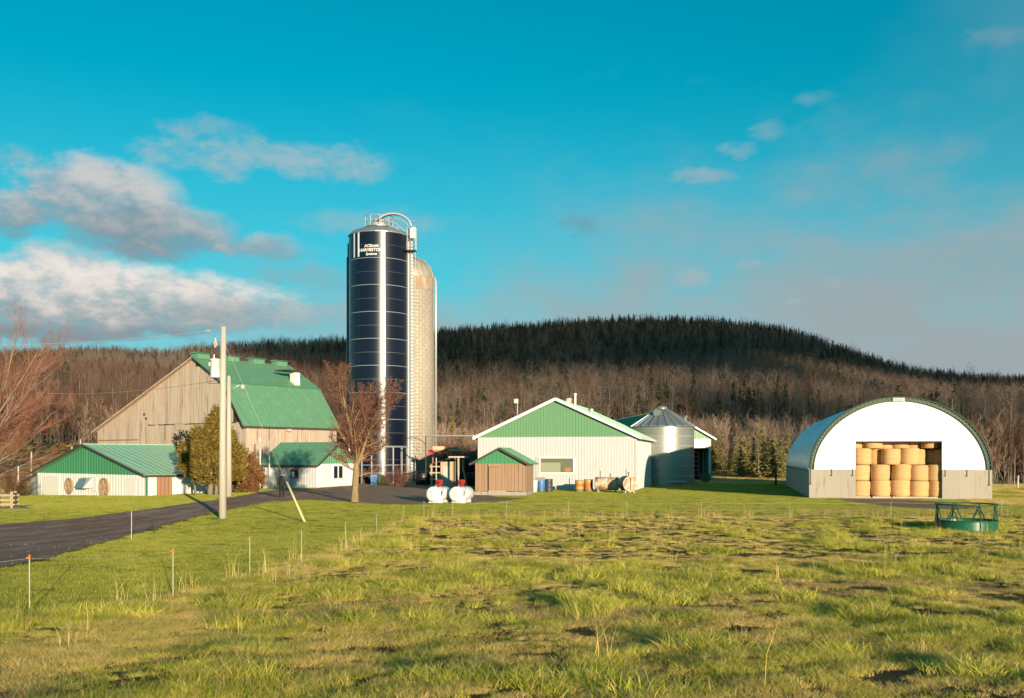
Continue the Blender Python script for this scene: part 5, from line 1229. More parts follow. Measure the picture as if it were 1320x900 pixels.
# ------------------------------------------------------------------ person walking on the road
def person():
    o = gnd(363.2, 68.0); t = thing('person', 'person in dark jacket and trousers walking on the road with a thin stick', 'person', o, rad(8))
    H = 1.76; V = []; E = []; R = []
    def v(p, r, par=None):
        V.append(p); R.append(r); i = len(V) - 1
        if par is not None: E.append((par, i))
        return i
    pel = v((0, 0, .93), (.165, .115)); ab = v((.01, .02, 1.10), (.16, .11), pel); ch = v((.03, .06, 1.30), (.185, .125), ab); sh_ = v((.04, .09, 1.43), (.12, .09), ch)
    nk = v((.05, .12, 1.51), (.055, .055), sh_); hd = v((.055, .15, 1.60), (.075, .09), nk); tp = v((.055, .155, 1.72), (.06, .075), hd)
    for s_ in (-1, 1):
        hip = v((.09 * s_, 0, .87), (.095, .095), pel); kn = v((.10 * s_ + .0, .16 if s_ > 0 else -.04, .49), (.068, .068), hip)
        an_ = v((.10 * s_, .02 if s_ > 0 else -.30, .10), (.045, .045), kn); hl = v((.10 * s_, .06 if s_ > 0 else -.28, .05), (.045, .04), an_); v((.11 * s_, .22 if s_ > 0 else -.14, .035), (.04, .03), hl)
        so2 = v((.19 * s_ + .04, .09, 1.40), (.065, .065), sh_)
        if s_ > 0: el_ = v((.30, .04, 1.14), (.052, .052), so2); wr = v((.37, .06, .90), (.035, .035), el_)
        else: el_ = v((-.27, .0, 1.14), (.052, .052), so2); wr = v((-.23, .14, .93), (.035, .035), el_)
        pm = v((V[wr][0] + .01 * s_, V[wr][1] + .02, V[wr][2] - .06), (.036, .022), wr)
        for f in range(4):
            q = v((V[pm][0] + (f - 1.5) * .018, V[pm][1] + .02, V[pm][2] - .045 - .006 * (f in (1, 2))), (.010, .010), pm); v((V[q][0], V[q][1] + .015, V[q][2] - .035 + .006 * f), (.008, .008), q)
        q = v((V[pm][0] - .035 * s_, V[pm][1] + .03, V[pm][2] - .01), (.011, .011), pm); v((V[q][0], V[q][1] + .015, V[q][2] - .03), (.009, .009), q)
    me = bpy.data.meshes.new('body'); me.from_pydata(V, E, []); ob = bpy.data.objects.new('body', me); COL.objects.link(ob)
    ob.modifiers.new('skin', 'SKIN'); sv = me.skin_vertices[0].data
    for i, r in enumerate(R): sv[i].radius = (r[0] * 1.22, r[1] * 1.22) if r[0] > .03 else r; sv[i].use_root = (i == 0)
    sb = ob.modifiers.new('sub', 'SUBSURF'); sb.levels = 2; sb.render_levels = 2
    bpy.context.view_layer.update(); dg = bpy.context.evaluated_depsgraph_get(); m2 = bpy.data.meshes.new_from_object(ob.evaluated_get(dg)); bpy.data.objects.remove(ob)
    for k in ('jacket', 'trousers', 'skin', 'boot'): m2.materials.append(M[k])
    for p in m2.polygons:
        c = p.center
        mi = 0 if c.z > .86 else 1
        if c.z < .11: mi = 3
        if c.z > 1.52: mi = 2
        if abs(c.x) > .17 and c.z < .885 and c.z > .6: mi = 2
        if abs(c.x - .02) < .2 and .80 < c.z <= .9: mi = 0
        p.material_index = mi; p.use_smooth = True
    bo = bpy.data.objects.new('body', m2); COL.objects.link(bo); bo.parent = t
    m = MB(); m.lathe([(.0, 1.775), (.055, 1.76), (.085, 1.71), (.09, 1.64), (.075, 1.57)], 14, cx=.055, cy=.135, cap0=False, cap1=False); m.build('hair', M['hair'], t, True)
    MB().tube([(.055, .235, 1.645), (.055, .262, 1.615), (.055, .245, 1.60)], [.008, .014, .010], 6).build('nose', M['skin'], t)
    for s_ in (-1, 1):
        MB().lathe([(.0, 1.641), (.009, 1.65), (.0, 1.659)], 6, cx=.055 + s_ * .03, cy=.236).build('eye', M['dark_plastic'], t)
        MB().tube([(.055 + s_ * .085, .14, 1.60), (.055 + s_ * .095, .135, 1.64)], [.012, .018], 6).build('ear', M['skin'], t)
    MB().box(.03, .08, .232, .240, 1.572, 1.58).build('mouth', M['faded_red'], t)
    MB().lathe([(.20, .83), (.205, .90), (.19, 1.0)], 16, cy=.0, cap0=False, cap1=False).build('jacket_hem', M['jacket'], t, True)
    s0 = t.matrix_basis @ Vector((-.235, .16, .84)) if False else None
    st = MB().tube([(-.235, .18, 1.0), (-.33, .20, .0)], .016, 6).build('walking_stick', M['rod_dark'], loc=(0, 0, 0)); st.location = o; st.rotation_euler = (0, 0, rad(8)); tag(st, 'thin dark stick held in the left hand of the walking person', 'stick')
person()
# ------------------------------------------------------------------ trees
mat('bark_pale', (0.25, 0.20, 0.155), 0.9, var=0.18, vscale=3, rand=0.35, rand2=(0.14, 0.11, 0.085))
mat('bark_birch', (0.42, 0.36, 0.28), 0.9, var=0.15, vscale=3, rand=0.25, rand2=(0.28, 0.23, 0.18))
mat('bark_ash', (0.27, 0.21, 0.145), 0.9, var=0.18, vscale=4)
mat('bark_yellow', (0.30, 0.205, 0.095), 0.9, var=0.25, vscale=4, streak=((0.14, 0.09, 0.05), (4, 4, .5), 3, .5, .7), bump=0.01)
mat('twig_tan', (0.27, 0.19, 0.135), 0.9, rand=0.38, rand2=(0.15, 0.108, 0.08))
mat('bark_dark', (0.22, 0.19, 0.165), 0.9, rand=0.25)
mat('twig_pink', (0.52, 0.34, 0.235), 0.9, rand=0.25, rand2=(0.42, 0.27, 0.18))
mat('twig_rust', (0.19, 0.085, 0.046), 0.9, rand=0.32, rand2=(0.105, 0.055, 0.034))
mat('twig_dark', (0.26, 0.18, 0.13), 0.9, rand=0.25)
mat('twig_red', (0.36, 0.14, 0.08), 0.85, rand=0.1)
mat('leaf_brown', (0.27, 0.125, 0.075), 0.8, rand=0.15, transl=0.2)
mat('needle_dark', (0.034, 0.036, 0.018), 0.8, rand=0.35)
mat('needle_olive', (0.060, 0.058, 0.016), 0.8, rand=0.3, rand2=(0.030, 0.038, 0.012))
mat('needle_gold', (0.27, 0.215, 0.06), 0.8, rand=0.28, rand2=(0.17, 0.145, 0.042))
attr_cols['tone'] = (0.28, 0.175, 0.028)
mat('cedar_spray', (0.135, 0.115, 0.016), 0.75, attr='tone', transl=0.15)
attr_cols['rusty'] = (0.19, 0.085, 0.03)
mat('rust_spray', (0.30, 0.14, 0.045), 0.8, attr='rusty', transl=0.15)
M = MATS

def tubes_np(segs, nside):
    """segs: list of (polyline [(p,r)...]); one joined mesh of tapered tubes"""
    V = []; Fq = []; b = 0
    for pl in segs:
        k = len(pl); ref = Vector((.31, .72, .62))
        for i, (p, r) in enumerate(pl):
            q = pl[min(i + 1, k - 1)][0] - pl[max(i - 1, 0)][0]
            if q.length < 1e-9: q = Vector((0, 0, 1))
            q.normalize(); x = q.cross(ref)
            if x.length < .05: x = q.cross(Vector((1, 0, 0)))
            x.normalize(); y = q.cross(x)
            for j in range(nside):
                a = 2 * math.pi * j / nside; V.append(p + x * (r * math.cos(a)) + y * (r * math.sin(a)))
        for i in range(k - 1):
            for j in range(nside):
                jj = (j + 1) % nside; Fq.append((b + i * nside + j, b + i * nside + jj, b + (i + 1) * nside + jj, b + (i + 1) * nside + j))
        b += k * nside
    return V, Fq
def grow(rr, p, d, L, r, lev, P, out):
    """P: per level dict(n children, ratio, ang, seg, wob, up)"""
    pl = [(p.copy(), r)]; seg = P['seg'][lev]; q = p.copy(); dd = d.copy(); pts = []
    rt = r * P['tip'][lev]
    for i in range(seg):
        dd = (dd + Vector((rr.gauss(0, 1), rr.gauss(0, 1), rr.gauss(0, 1))) * P['wob'][lev] + Vector((0, 0, P['up'][lev]))).normalized()
        q = q + dd * (L / seg); t = (i + 1) / seg; pl.append((q.copy(), r + (rt - r) * t)); pts.append((q.copy(), dd.copy(), r + (rt - r) * t, t))
    out.setdefault(lev, []).append(pl)
    if lev + 1 >= len(P['seg']): return
    n = P['n'][lev]
    for c in range(n):
        t = P['start'][lev] + (1 - P['start'][lev]) * (c + rr.random()) / n
        i = min(int(t * seg), seg - 1); f = t * seg - i; a, ra = pl[i]; b_, rb = pl[i + 1]
        bp = a.lerp(b_, f); br = ra + (rb - ra) * f; bd = (b_ - a).normalized()
        ax_ = bd.orthogonal().normalized(); ax_.rotate(__import__('mathutils').Quaternion(bd, rr.random() * 6.283 + c * 2.4))
        ang = rad(P['ang'][lev] + rr.uniform(-12, 12)); nd = (bd * math.cos(ang) + ax_ * math.sin(ang)).normalized()
        if P.get('bias'): nd = (nd + Vector(P['bias']) * (.5 if lev == 0 else .2)).normalized()
        grow(rr, bp, nd, L * P['ratio'][lev] * rr.uniform(.7, 1.15) * (1 - P['tshr'][lev] * t), max(br * P['rr'][lev], P['rmin']), lev + 1, P, out)
def mesh_of(name, lists, matl):
    """lists: [(polylines, nsides)]"""
    V = []; Fq = []
    for pls, ns in lists:
        v_, f_ = tubes_np(pls, ns); b = len(V); V += v_; Fq += [tuple(i + b for i in f) for f in f_]
    me = bpy.data.meshes.new(name); me.from_pydata([tuple(p) for p in V], [], Fq); me.materials.append(matl); me.polygons.foreach_set('use_smooth', [True] * len(Fq)); me.update(); return me
def add_obj(name, me, parent=None, loc=None):
    o = bpy.data.objects.new(name, me); COL.objects.link(o)
    if parent is not None: o.parent = parent
    if loc is not None: o.location = loc
    return o

# ---- yard tree (young bare maple)
def yard_tree():
    rr = random.Random(5); o = gnd(457.5, 61.5)
    t = thing('bare_tree', 'bare young tree with yellowish trunk and red brown twigs at the yard edge', 'tree', o); t.scale = (.93,) * 3
    out = {}
    P = dict(seg=[6, 5, 4, 3], n=[17, 13, 9, 0], ratio=[.52, .42, .50], ang=[46, 40, 40], wob=[.05, .10, .16, .22], up=[.05, .10, .05, .03], tip=[.22, .3, .35, .5], start=[.0, .12, .1], rr=[.5, .5, .6], rmin=.005, tshr=[.30, .40, .4])
    trunk = [(Vector((0, 0, -.2)), .34), (Vector((.0, 0, .15)), .265), (Vector((.0, 0, .8)), .225), (Vector((.05, 0, 1.6)), .21), (Vector((.10, 0, 2.1)), .215), (Vector((.10, .02, 2.55)), .19)]
    out[0] = [trunk]
    for d_, L, r in (((-.06, 0, 1), 5.6, .155), ((.40, -.1, 1), 5.0, .125), ((.22, .3, 1), 4.6, .10)):
        grow(rr, Vector((.10, 0, 2.4)), Vector(d_).normalized(), L, r, 0, P, out)
    for p, d_, L, r in (((.05, 0, 2.1), (-1, -.1, .38), 2.2, .075), ((.1, 0, 1.75), (1, -.1, .05), 1.7, .05), ((.1, 0, 2.45), (-.75, .35, .8), 2.9, .085), ((.1, 0, 2.5), (.2, -.8, .8), 2.7, .08), ((.1, 0, 2.5), (.15, .85, .8), 2.8, .08)):
        grow(rr, Vector(p), Vector(d_).normalized(), L, r, 1, P, out)
    add_obj('trunk', mesh_of('trunk', [(out[0], 12)], M['bark_yellow']), t)
    add_obj('limbs', mesh_of('limbs', [(out[1], 6)], M['bark_yellow']), t)
    add_obj('twigs', mesh_of('twigs', [(out[2], 4), (out[3], 3)], M['leaf_brown']), t)
    tips = np.array([tuple(pl[i][0]) for pl in out[3] for i in (1, 2, 3)]); r2 = np.random.default_rng(3)
    tips = np.repeat(tips, 2, 0) + r2.normal(0, .06, (len(tips) * 2, 3)); tips = tips[r2.random(len(tips)) < .55]
    add_obj('leaves', cards(tips, .045, r2, 'leaves', M['leaf_brown']), t)
def cards(c, s, r2, name, matl, attr=None, stretch=1.0, dirs=None):
    n = len(c); u = r2.normal(0, 1, (n, 3)); u /= np.linalg.norm(u, axis=1)[:, None]
    if dirs is not None: u = dirs
    w = r2.normal(0, 1, (n, 3)); w -= u * (w * u).sum(1)[:, None]; w /= np.linalg.norm(w, axis=1)[:, None]
    sz = (s * r2.uniform(.6, 1.4, n))[:, None] if np.isscalar(s) else s[:, None]
    a = c - u * sz * stretch; b = c + u * sz * stretch; l = c + w * sz * .45; r = c - w * sz * .45
    v = np.stack([a, r, b, l], 1).reshape(-1, 3); f = np.arange(n * 4).reshape(-1, 4)
    return np_mesh(name, v, f, matl, attr=attr and (attr[0], 'FACE', attr[1]) and (attr[0], attr[2] if len(attr) > 2 else 'FACE', attr[1]))
yard_tree()

# ---- leaning bare trees at the left edge
def lean_tree():
    rr = random.Random(11); o = gnd(-48, 108)
    t = thing('bare_tree', 'large many stemmed bare tree with reddish twigs leaning toward the low shed', 'tree', o); t.scale = (1.42,) * 3
    P = dict(seg=[7, 5, 4, 3], n=[13, 10, 8, 0], ratio=[.42, .48, .5], ang=[30, 30, 34], wob=[.05, .10, .14, .16], up=[.03, .07, .06, .04], tip=[.22, .3, .4, .5], start=[.18, .12, .1], rr=[.5, .55, .6], rmin=.0055, tshr=[.35, .4, .4])
    out = {}
    for i, (d_, L, r) in enumerate((((.72, .1, 1), 11.6, .20), ((.58, .2, 1), 12.0, .18), ((.62, -.15, 1), 11.2, .17), ((.40, .1, 1), 12.6, .19), ((.25, -.2, 1), 12.6, .18), ((.12, .2, 1), 12.6, .18), ((1.1, .1, .9), 8.5, .13), ((1.3, -.2, .62), 7.6, .11), ((1.0, .35, .8), 8.6, .12), ((-.2, 0, 1), 12, .18), ((1.5, .2, .45), 7.0, .09), ((.85, -.3, 1), 9.5, .12))):
        grow(rr, Vector((rr.uniform(-.5, .5), rr.uniform(-.4, .4), -.2)), Vector(d_).normalized(), L, r * .62, 0, P, out)
    add_obj('trunk', mesh_of('trunk', [(out[0], 8)], M['bark_ash']), t)
    add_obj('limbs', mesh_of('limbs', [(out[1], 5)], M['bark_ash']), t)
    add_obj('twigs', mesh_of('twigs', [(out[2], 3), (out[3], 3)], M['twig_red']), t)
lean_tree()

# ---- cedar and rusty bush
def spray_bush(name, label, o, parts, n_clump, n_card, size, matl, attr, seed, trunk=None, bias=(0, 0, .5), cat='tree', part='crown'):
    r2 = np.random.default_rng(seed); t = thing(name, label, cat, o)
    C = []; A = []; D = []
    for (cx, cy, cz, rx_, ry_, rz_, w) in parts:
        k = int(n_clump * w); u = r2.normal(0, 1, (k, 3)); u /= np.linalg.norm(u, axis=1)[:, None]
        q = r2.uniform(.55, 1.06, k) ** .6
        c = np.stack([cx + u[:, 0] * rx_ * q, cy + u[:, 1] * ry_ * q, cz + u[:, 2] * rz_ * q], 1)
        dirs = u * np.array([1 / rx_, 1 / ry_, 1 / rz_]); dirs /= np.linalg.norm(dirs, axis=1)[:, None]; dirs = dirs * .7 + np.array(bias); dirs /= np.linalg.norm(dirs, axis=1)[:, None]
        tone = np.clip(r2.normal(.5, .28, k), 0, 1)
        for j in range(n_card):
            off = np.abs(r2.normal(0, 1, (k, 1))) * dirs * size * 1.6 + r2.normal(0, size * .9, (k, 3))
            C.append(c + off); dd = dirs + r2.normal(0, .45, (k, 3)); D.append(dd / np.linalg.norm(dd, axis=1)[:, None]); A.append(np.clip(tone + r2.normal(0, .15, k), 0, 1))
    C = np.concatenate(C); D = np.concatenate(D); A = np.concatenate(A); ok = C[:, 2] > .05; C, D, A = C[ok], D[ok], A[ok]
    add_obj(part, cards(C, size, r2, part, matl, attr=(attr, A, 'FACE'), stretch=1.3, dirs=D), t)
    if trunk:
        for i, pl in enumerate(trunk): MB().tube([p for p, r in pl], [r for p, r in pl], 8).build('trunk', M['bark_ash'], t, True)
    return t
co = gnd(272, 79.0)
spray_bush('cedar', 'tall olive gold cedar beside the low shed and the poles', co, [(.3, 0, 2.1, 1.9, 1.6, 1.1, .6), (-.5, 0, 3.1, 1.5, 1.3, 1.2, .6), (.25, 0, 4.3, 1.0, 1.0, 1.3, .45), (.62, 0, 5.6, .42, .45, 1.2, .22), (.1, 0, 5.3, .35, .35, .9, .12), (1.5, .2, 2.9, .95, 1.0, 1.4, .35), (-1.5, .2, 2.5, .85, .85, 1.0, .3), (1.2, .1, 4.2, .55, .6, 1.0, .2), (-1.0, 0, 4.3, .5, .5, .9, .18), (-2.0, 0, 3.4, .4, .5, .7, .12), (2.1, 0, 2.0, .5, .5, .9, .16)],
           680, 22, .105, M['cedar_spray'], 'tone', 21, [[(Vector((-.1, 0, -.2)), .24), (Vector((0, 0, 1.2)), .2), (Vector((.3, 0, 4.5)), .08)], [(Vector((.35, .1, -.2)), .15), (Vector((.5, .1, 1.5)), .12), (Vector((.8, .1, 3)), .05)]])
spray_bush('cedar_bough', 'dark ragged dead bough side of the cedar above the shed roof', gnd(238, 80.5), [(.0, 0, 4.3, .75, .6, .75, .3), (.6, 0, 3.3, .5, .5, .9, .2)], 260, 10, .10, M['needle_dark'], 'tone', 22, [[(Vector((.9, 0, 0)), .1), (Vector((.6, 0, 3)), .06), (Vector((.1, 0, 4.6)), .03)]])
spray_bush('rust_bush', 'rust brown twiggy bush between the cedar and the annexe', gnd(316, 83), [(0, 0, 1.7, 1.15, 1.1, 1.75, .7), (.75, 0, 1.2, .8, .9, 1.15, .4), (-.8, 0, 1.7, .8, .9, 1.6, .4)], 420, 22, .075, M['rust_spray'], 'rusty', 23, [[(Vector((0, 0, -.1)), .07), (Vector((.1, 0, 2.4)), .03)]], cat='bush')
def twig_bush(name, label, o, h, n, matl, seed, spread=.7, cat='bush', part='stems'):
    rr = random.Random(seed); t = thing(name, label, cat, o); out = {}
    P = dict(seg=[4, 3, 3], n=[7, 6, 0], ratio=[.5, .5], ang=[30, 34], wob=[.1, .14, .16], up=[.04, .05, .04], tip=[.4, .5, .5], start=[.25, .15], rr=[.6, .7], rmin=.008, tshr=[.3, .3])
    for i in range(n): grow(rr, Vector((rr.uniform(-.4, .4), rr.uniform(-.3, .3), -.1)), Vector((rr.gauss(0, spread), rr.gauss(0, spread), 1)).normalized(), h * rr.uniform(.65, 1.1), .022, 0, P, out)
    add_obj(part, mesh_of(part, [(out[0], 4)], matl), t); add_obj('twigs', mesh_of('twigs', [(out[1], 3), (out[2], 3)], matl), t); return t
twig_bush('twig_bush', 'red brown leafless bush in front of the blue silo foot', gnd(513, 93), 1.9, 34, M['leaf_brown'], 31)
twig_bush('twig_bush', 'brown scrubby bush at the lean-to end of the low shed', gnd(14, 92), 2.6, 40, M['twig_rust'], 32, .9)
twig_bush('twig_bush', 'tangle of red brown brush behind the lumber shack', gnd(596, 122), 5.2, 60, M['twig_rust'], 33, .6)
twig_bush('twig_bush', 'brown brush beside the concrete silo behind the hay wagon', gnd(575, 128), 5.0, 46, M['twig_rust'], 34, .6)
twig_bush('twig_bush', 'yellow green weedy clump in the doorway of the building behind the bin', gnd(910, 107), 1.0, 30, M['tarp_green'], 35, .6)

# ---- forest: templates
TPL = bpy.data.collections.new('tree_templates')     # never linked to the scene, only instanced
def bare_template(seed, h, trunk_m, twig_m, spread=.30, low=.42, nb=17, ntw=10):
    rr = random.Random(seed); out = {}
    P = dict(seg=[5, 3, 2], n=[nb, ntw, 0], ratio=[spread, .45], ang=[44, 44], wob=[.03, .12, .16], up=[.05, .10, .04], tip=[.18, .4, .5], start=[low, .15], rr=[.42, .6], rmin=.020, tshr=[.22, .3])
    grow(rr, Vector((0, 0, -.6)), Vector((rr.gauss(0, .03), rr.gauss(0, .03), 1)).normalized(), h * .88, h * .0105 + .02, 0, P, out)
    return mesh_of('trunk', [(out[0], 5)], trunk_m), mesh_of('crown', [(out[1], 3), (out[2], 3)], twig_m)
def shrub_template(seed, h, twig_m):
    rr = random.Random(seed); out = {}
    P = dict(seg=[4, 3, 2], n=[9, 6, 0], ratio=[.38, .45], ang=[26, 32], wob=[.05, .10, .14], up=[.05, .10, .05], tip=[.35, .4, .5], start=[.2, .15], rr=[.5, .6], rmin=.016, tshr=[.4, .3])
    for i in range(9): grow(rr, Vector((rr.uniform(-1.2, 1.2), rr.uniform(-1.2, 1.2), -.4)), Vector((rr.gauss(0, .16), rr.gauss(0, .16), 1)).normalized(), h * rr.uniform(.75, 1.05), .045, 0, P, out)
    return mesh_of('stems', [(out[0], 4)], M['bark_pale']), mesh_of('crown', [(out[1], 3), (out[2], 3)], twig_m)
def conifer_template(seed, h, rad_, matl, whorl=15, pine=False):
    r2 = np.random.default_rng(seed); C = []; D = []; S = []
    for i in range(whorl):
        f = i / (whorl - 1); z = h * (.10 + .88 * f) if not pine else h * (.34 + .62 * f)
        R = rad_ * ((1 - f) ** .85 + .06) * r2.uniform(.75, 1.15)
        if pine: R = rad_ * math.sin(math.pi * (f * .85 + .12)) * r2.uniform(.6, 1.2)
        nb = max(5, int(11 * (1 - f) + 5))
        for b in range(nb):
            zb_ = r2.normal(0, .42 * h / whorl); a = 2 * math.pi * (b + r2.random()) / nb; L = R * r2.uniform(.7, 1.15)
            for q in np.linspace(.2, 1, 5):
                zj = r2.normal(0, .5 * h / whorl)
                for k in range(2):
                    C.append((L * q * math.cos(a) + r2.normal(0, .12), L * q * math.sin(a) + r2.normal(0, .12), z + zj * .5 + zb_ - .25 * L * q + r2.normal(0, .14)))
                    dd = np.array([math.cos(a + r2.normal(0, .6)), math.sin(a + r2.normal(0, .6)), -.15 + r2.normal(0, .25)]); D.append(dd / np.linalg.norm(dd)); S.append(.32 * (1.15 - .55 * q) * (.6 + .5 * (1 - f)) * r2.uniform(.8, 1.3))
    crown = cards(np.array(C), np.array(S) * (rad_ / 2.0) ** .5, r2, 'crown', matl, stretch=1.5, dirs=np.array(D))
    tr = mesh_of('trunk', [([[(Vector((0, 0, -.6)), .16 * h / 12), (Vector((0, 0, h * .5)), .1 * h / 12), (Vector((0, 0, h * .98)), .02)]], 5)], M['bark_ash'])
    return tr, crown
T_BARE = [bare_template(40 + i, 15 + (i % 3), M['bark_dark'] if i > 4 else (M['bark_birch'] if i == 1 else M['bark_pale']), (M['twig_tan'], M['twig_tan'], M['twig_rust'], M['twig_tan'], M['twig_rust'], M['twig_dark'], M['twig_dark'])[i], (.30, .26, .33, .28, .30, .30, .33)[i], (.45, .5, .35, .42, .35, .3, .3)[i]) for i in range(7)]
T_SHRUB = [shrub_template(60 + i, 6.5, (M['twig_pink'], M['twig_pink'], M['twig_rust'])[i]) for i in range(3)]
T_CON = [conifer_template(70, 15, 2.7, M['needle_dark']), conifer_template(71, 13, 2.2, M['needle_dark'], 13), conifer_template(72, 16, 2.6, M['needle_dark'], 12, True), conifer_template(73, 13, 2.4, M['needle_olive'], 14), conifer_template(74, 15, 2.6, M['needle_olive'], 12, True), conifer_template(75, 13, 2.6, M['needle_gold'], 14), conifer_template(76, 13, 2.2, M['needle_gold'], 12)]
def joined(pair, name):
    bm = bmesh.new(); a, b = pair
    bm.from_mesh(a); k = len(bm.faces); bm.from_mesh(b)
    bm.faces.ensure_lookup_table()
    for i in range(k, len(bm.faces)): bm.faces[i].material_index = 1
    me = bpy.data.meshes.new(name); bm.to_mesh(me); bm.free(); me.materials.append(a.materials[0]); me.materials.append(b.materials[0]); return me
ALLT = T_BARE + T_SHRUB + T_CON
NB_, NSH = len(T_BARE), len(T_SHRUB)
for i, p in enumerate(ALLT):
    o = bpy.data.objects.new('tree_kind_%02d' % i, joined(p, 'tree_kind')); TPL.objects.link(o)
def scatter(name, pts, rot, scl, idx, coll, k='stuff', tilt=None):
    me = bpy.data.meshes.new(name); n = len(pts); me.vertices.add(n); me.vertices.foreach_set('co', np.asarray(pts, np.float32).ravel())
    for nm, ty, ar in (('inst', 'INT', idx), ('spin', 'FLOAT', rot), ('size', 'FLOAT', scl)):
        a = me.attributes.new(nm, ty, 'POINT'); a.data.foreach_set('value', np.asarray(ar, np.int32 if ty == 'INT' else np.float32))
    ob = bpy.data.objects.new(name, me); COL.objects.link(ob)
    ng = bpy.data.node_groups.new(name, 'GeometryNodeTree'); ng.interface.new_socket('Geometry', in_out='INPUT', socket_type='NodeSocketGeometry'); ng.interface.new_socket('Geometry', in_out='OUTPUT', socket_type='NodeSocketGeometry')
    N = ng.nodes; L = ng.links
    gi, go = N.new('NodeGroupInput'), N.new('NodeGroupOutput'); ip = N.new('GeometryNodeInstanceOnPoints'); ci = N.new('GeometryNodeCollectionInfo')
    ci.inputs['Collection'].default_value = coll; ci.inputs['Separate Children'].default_value = True; ci.inputs['Reset Children'].default_value = True
    def na(nm, ty):
        x = N.new('GeometryNodeInputNamedAttribute'); x.data_type = ty; x.inputs['Name'].default_value = nm; return x.outputs['Attribute']
    cx = N.new('ShaderNodeCombineXYZ'); L.new(na('spin', 'FLOAT'), cx.inputs[2])
    L.new(gi.outputs[0], ip.inputs['Points']); L.new(ci.outputs[0], ip.inputs['Instance']); ip.inputs['Pick Instance'].default_value = True
    L.new(na('inst', 'INT'), ip.inputs['Instance Index']); L.new(cx.outputs[0], ip.inputs['Rotation']); L.new(na('size', 'FLOAT'), ip.inputs['Scale']); L.new(ip.outputs[0], go.inputs[0])
    ob.modifiers.new('scatter', 'NODES').node_group = ng
    return kind(ob, k)

# ---- where the wood stands
r2 = np.random.default_rng(99)
def vnoise(x, y, s, seed):
    """smooth value noise"""
    rg = np.random.default_rng(seed); tab = rg.random((64, 64)); u, v = np.asarray(x) / s + 100, np.asarray(y) / s + 100
    i, j = np.floor(u).astype(int), np.floor(v).astype(int); f, g_ = u - i, v - j; f = f * f * (3 - 2 * f); g_ = g_ * g_ * (3 - 2 * g_)
    a = tab[i % 64, j % 64]; b = tab[(i + 1) % 64, j % 64]; c = tab[i % 64, (j + 1) % 64]; d = tab[(i + 1) % 64, (j + 1) % 64]
    return (a * (1 - f) + b * f) * (1 - g_) + (c * (1 - f) + d * f) * g_
def dmin(tx):
    return np.interp(tx, [-.7, -.42, -.36, -.2, .0, .12, .2, .30, .40, .46, .6], [172, 168, 150, 148, 150, 165, 178, 172, 150, 112, 104])
cand = []
N0 = 40000
d = np.sqrt(r2.uniform(100 ** 2, 640 ** 2, N0)); tx = r2.uniform(-.66, .66, N0)
keep = d > dmin(tx) + r2.normal(0, 4, N0)
d, tx = d[keep], tx[keep]; x = tx * d; y = d
front = d - dmin(tx)
z = G(x, y)
nz1, nz2, nz3 = vnoise(x, y, 55, 1), vnoise(x, y, 30, 2), vnoise(x, y, 90, 3)
t = np.clip((d - 140) / 460, 0, 1)
u = r2.random(len(d))
tdk = np.interp(tx, [-.24, -.10, .0, .12, .25, .36, .5], [.95, .46, .44, .56, .66, .80, .90])
pcon = .05 + .14 * (nz2 > .62) + .36 * sst(t + .30 * (nz1 - .5) - tdk, -.25, .30) * sst(tx, -.26, -.08) + .08 * sst(t, .6, .9)
pcon = np.where(front < 25, .06 + .18 * (nz2 > .6), pcon)
ptyp = np.zeros(len(d), int)
con = u < pcon
olive = con & ((t < .40) & (r2.random(len(d)) < .55))
prust = np.where(tx < -.12, .62 * (nz3 > .25), .14)
rust = (~con) & (r2.random(len(d)) < prust)
dark = (~con) & (~rust) & (r2.random(len(d)) < .25 * sst(t + .30 * (nz1 - .5) - tdk, -.25, .20) * sst(tx, -.3, -.1))
pick = r2.random(len(d))
ptyp[:] = np.where(pick < .45, 0, np.where(pick < .45 + .30 * (front < 150), 1, 3))
ptyp[rust] = np.where(pick[rust] < .5, 2, 4)
ptyp[dark] = np.where(pick[dark] < .5, 5, 6)
cs_ = NB_ + NSH
ptyp[con] = cs_ + np.where(pick[con] < .45, 0, np.where(pick[con] < .8, 1, 2))
ptyp[olive] = cs_ + 3 + (pick[olive] > .6)
scl = r2.uniform(.46, .92, len(d)) * (1 - .22 * sst(t, .25, .9)) * np.interp(tx, [-.15, .2], [.82, 1.0]) * np.where(front < 12, .8, 1.0)
scl = np.where(con & (t > .85), scl * .95, scl)
ang = r2.uniform(0, 6.283, len(d))
vis = np.abs(tx) < .53
isb = (~con) & vis; isc = con & vis
ib = np.where(isb)[0]; ib = ib[np.argsort(d[ib])][:285]
ic = np.where(isc)[0]; big = d[ic] - 120 * (t[ic] > .9); ic = ic[np.argsort(big)][:250]
single = np.zeros(len(d), bool); single[ib] = True; single[ic] = True
for i in ib:
    k = ptyp[i]; lb = {0: 'bare grey trunked tree among others at the edge of the wood', 1: 'bare grey trunked tree among others at the edge of the wood', 3: 'bare grey trunked tree among others at the edge of the wood', 2: 'bare tree with rust brown twigs among others at the edge of the wood', 4: 'bare tree with rust brown twigs among others at the edge of the wood'}.get(k, 'bare dark twigged tree among others in the wood')
    o = thing('wood_tree', lb, 'tree', (x[i], y[i], z[i]), ang[i], 'bare trees of the wood on the hill'); o.scale = (scl[i],) * 3
    for nm, me in zip(('trunk', 'crown'), ALLT[k]): add_obj(nm, me, o)
for i in ic:
    k = ptyp[i]; lb = 'dark conifer among bare trees on the hillside' if k < cs_ + 3 else 'olive green conifer among bare trees low on the hillside'
    o = thing('conifer', lb, 'tree', (x[i], y[i], z[i]), ang[i], 'conifers on the wooded hill'); o.scale = (scl[i],) * 3
    for nm, me in zip(('trunk', 'crown'), ALLT[k]): add_obj(nm, me, o)
rest = ~single
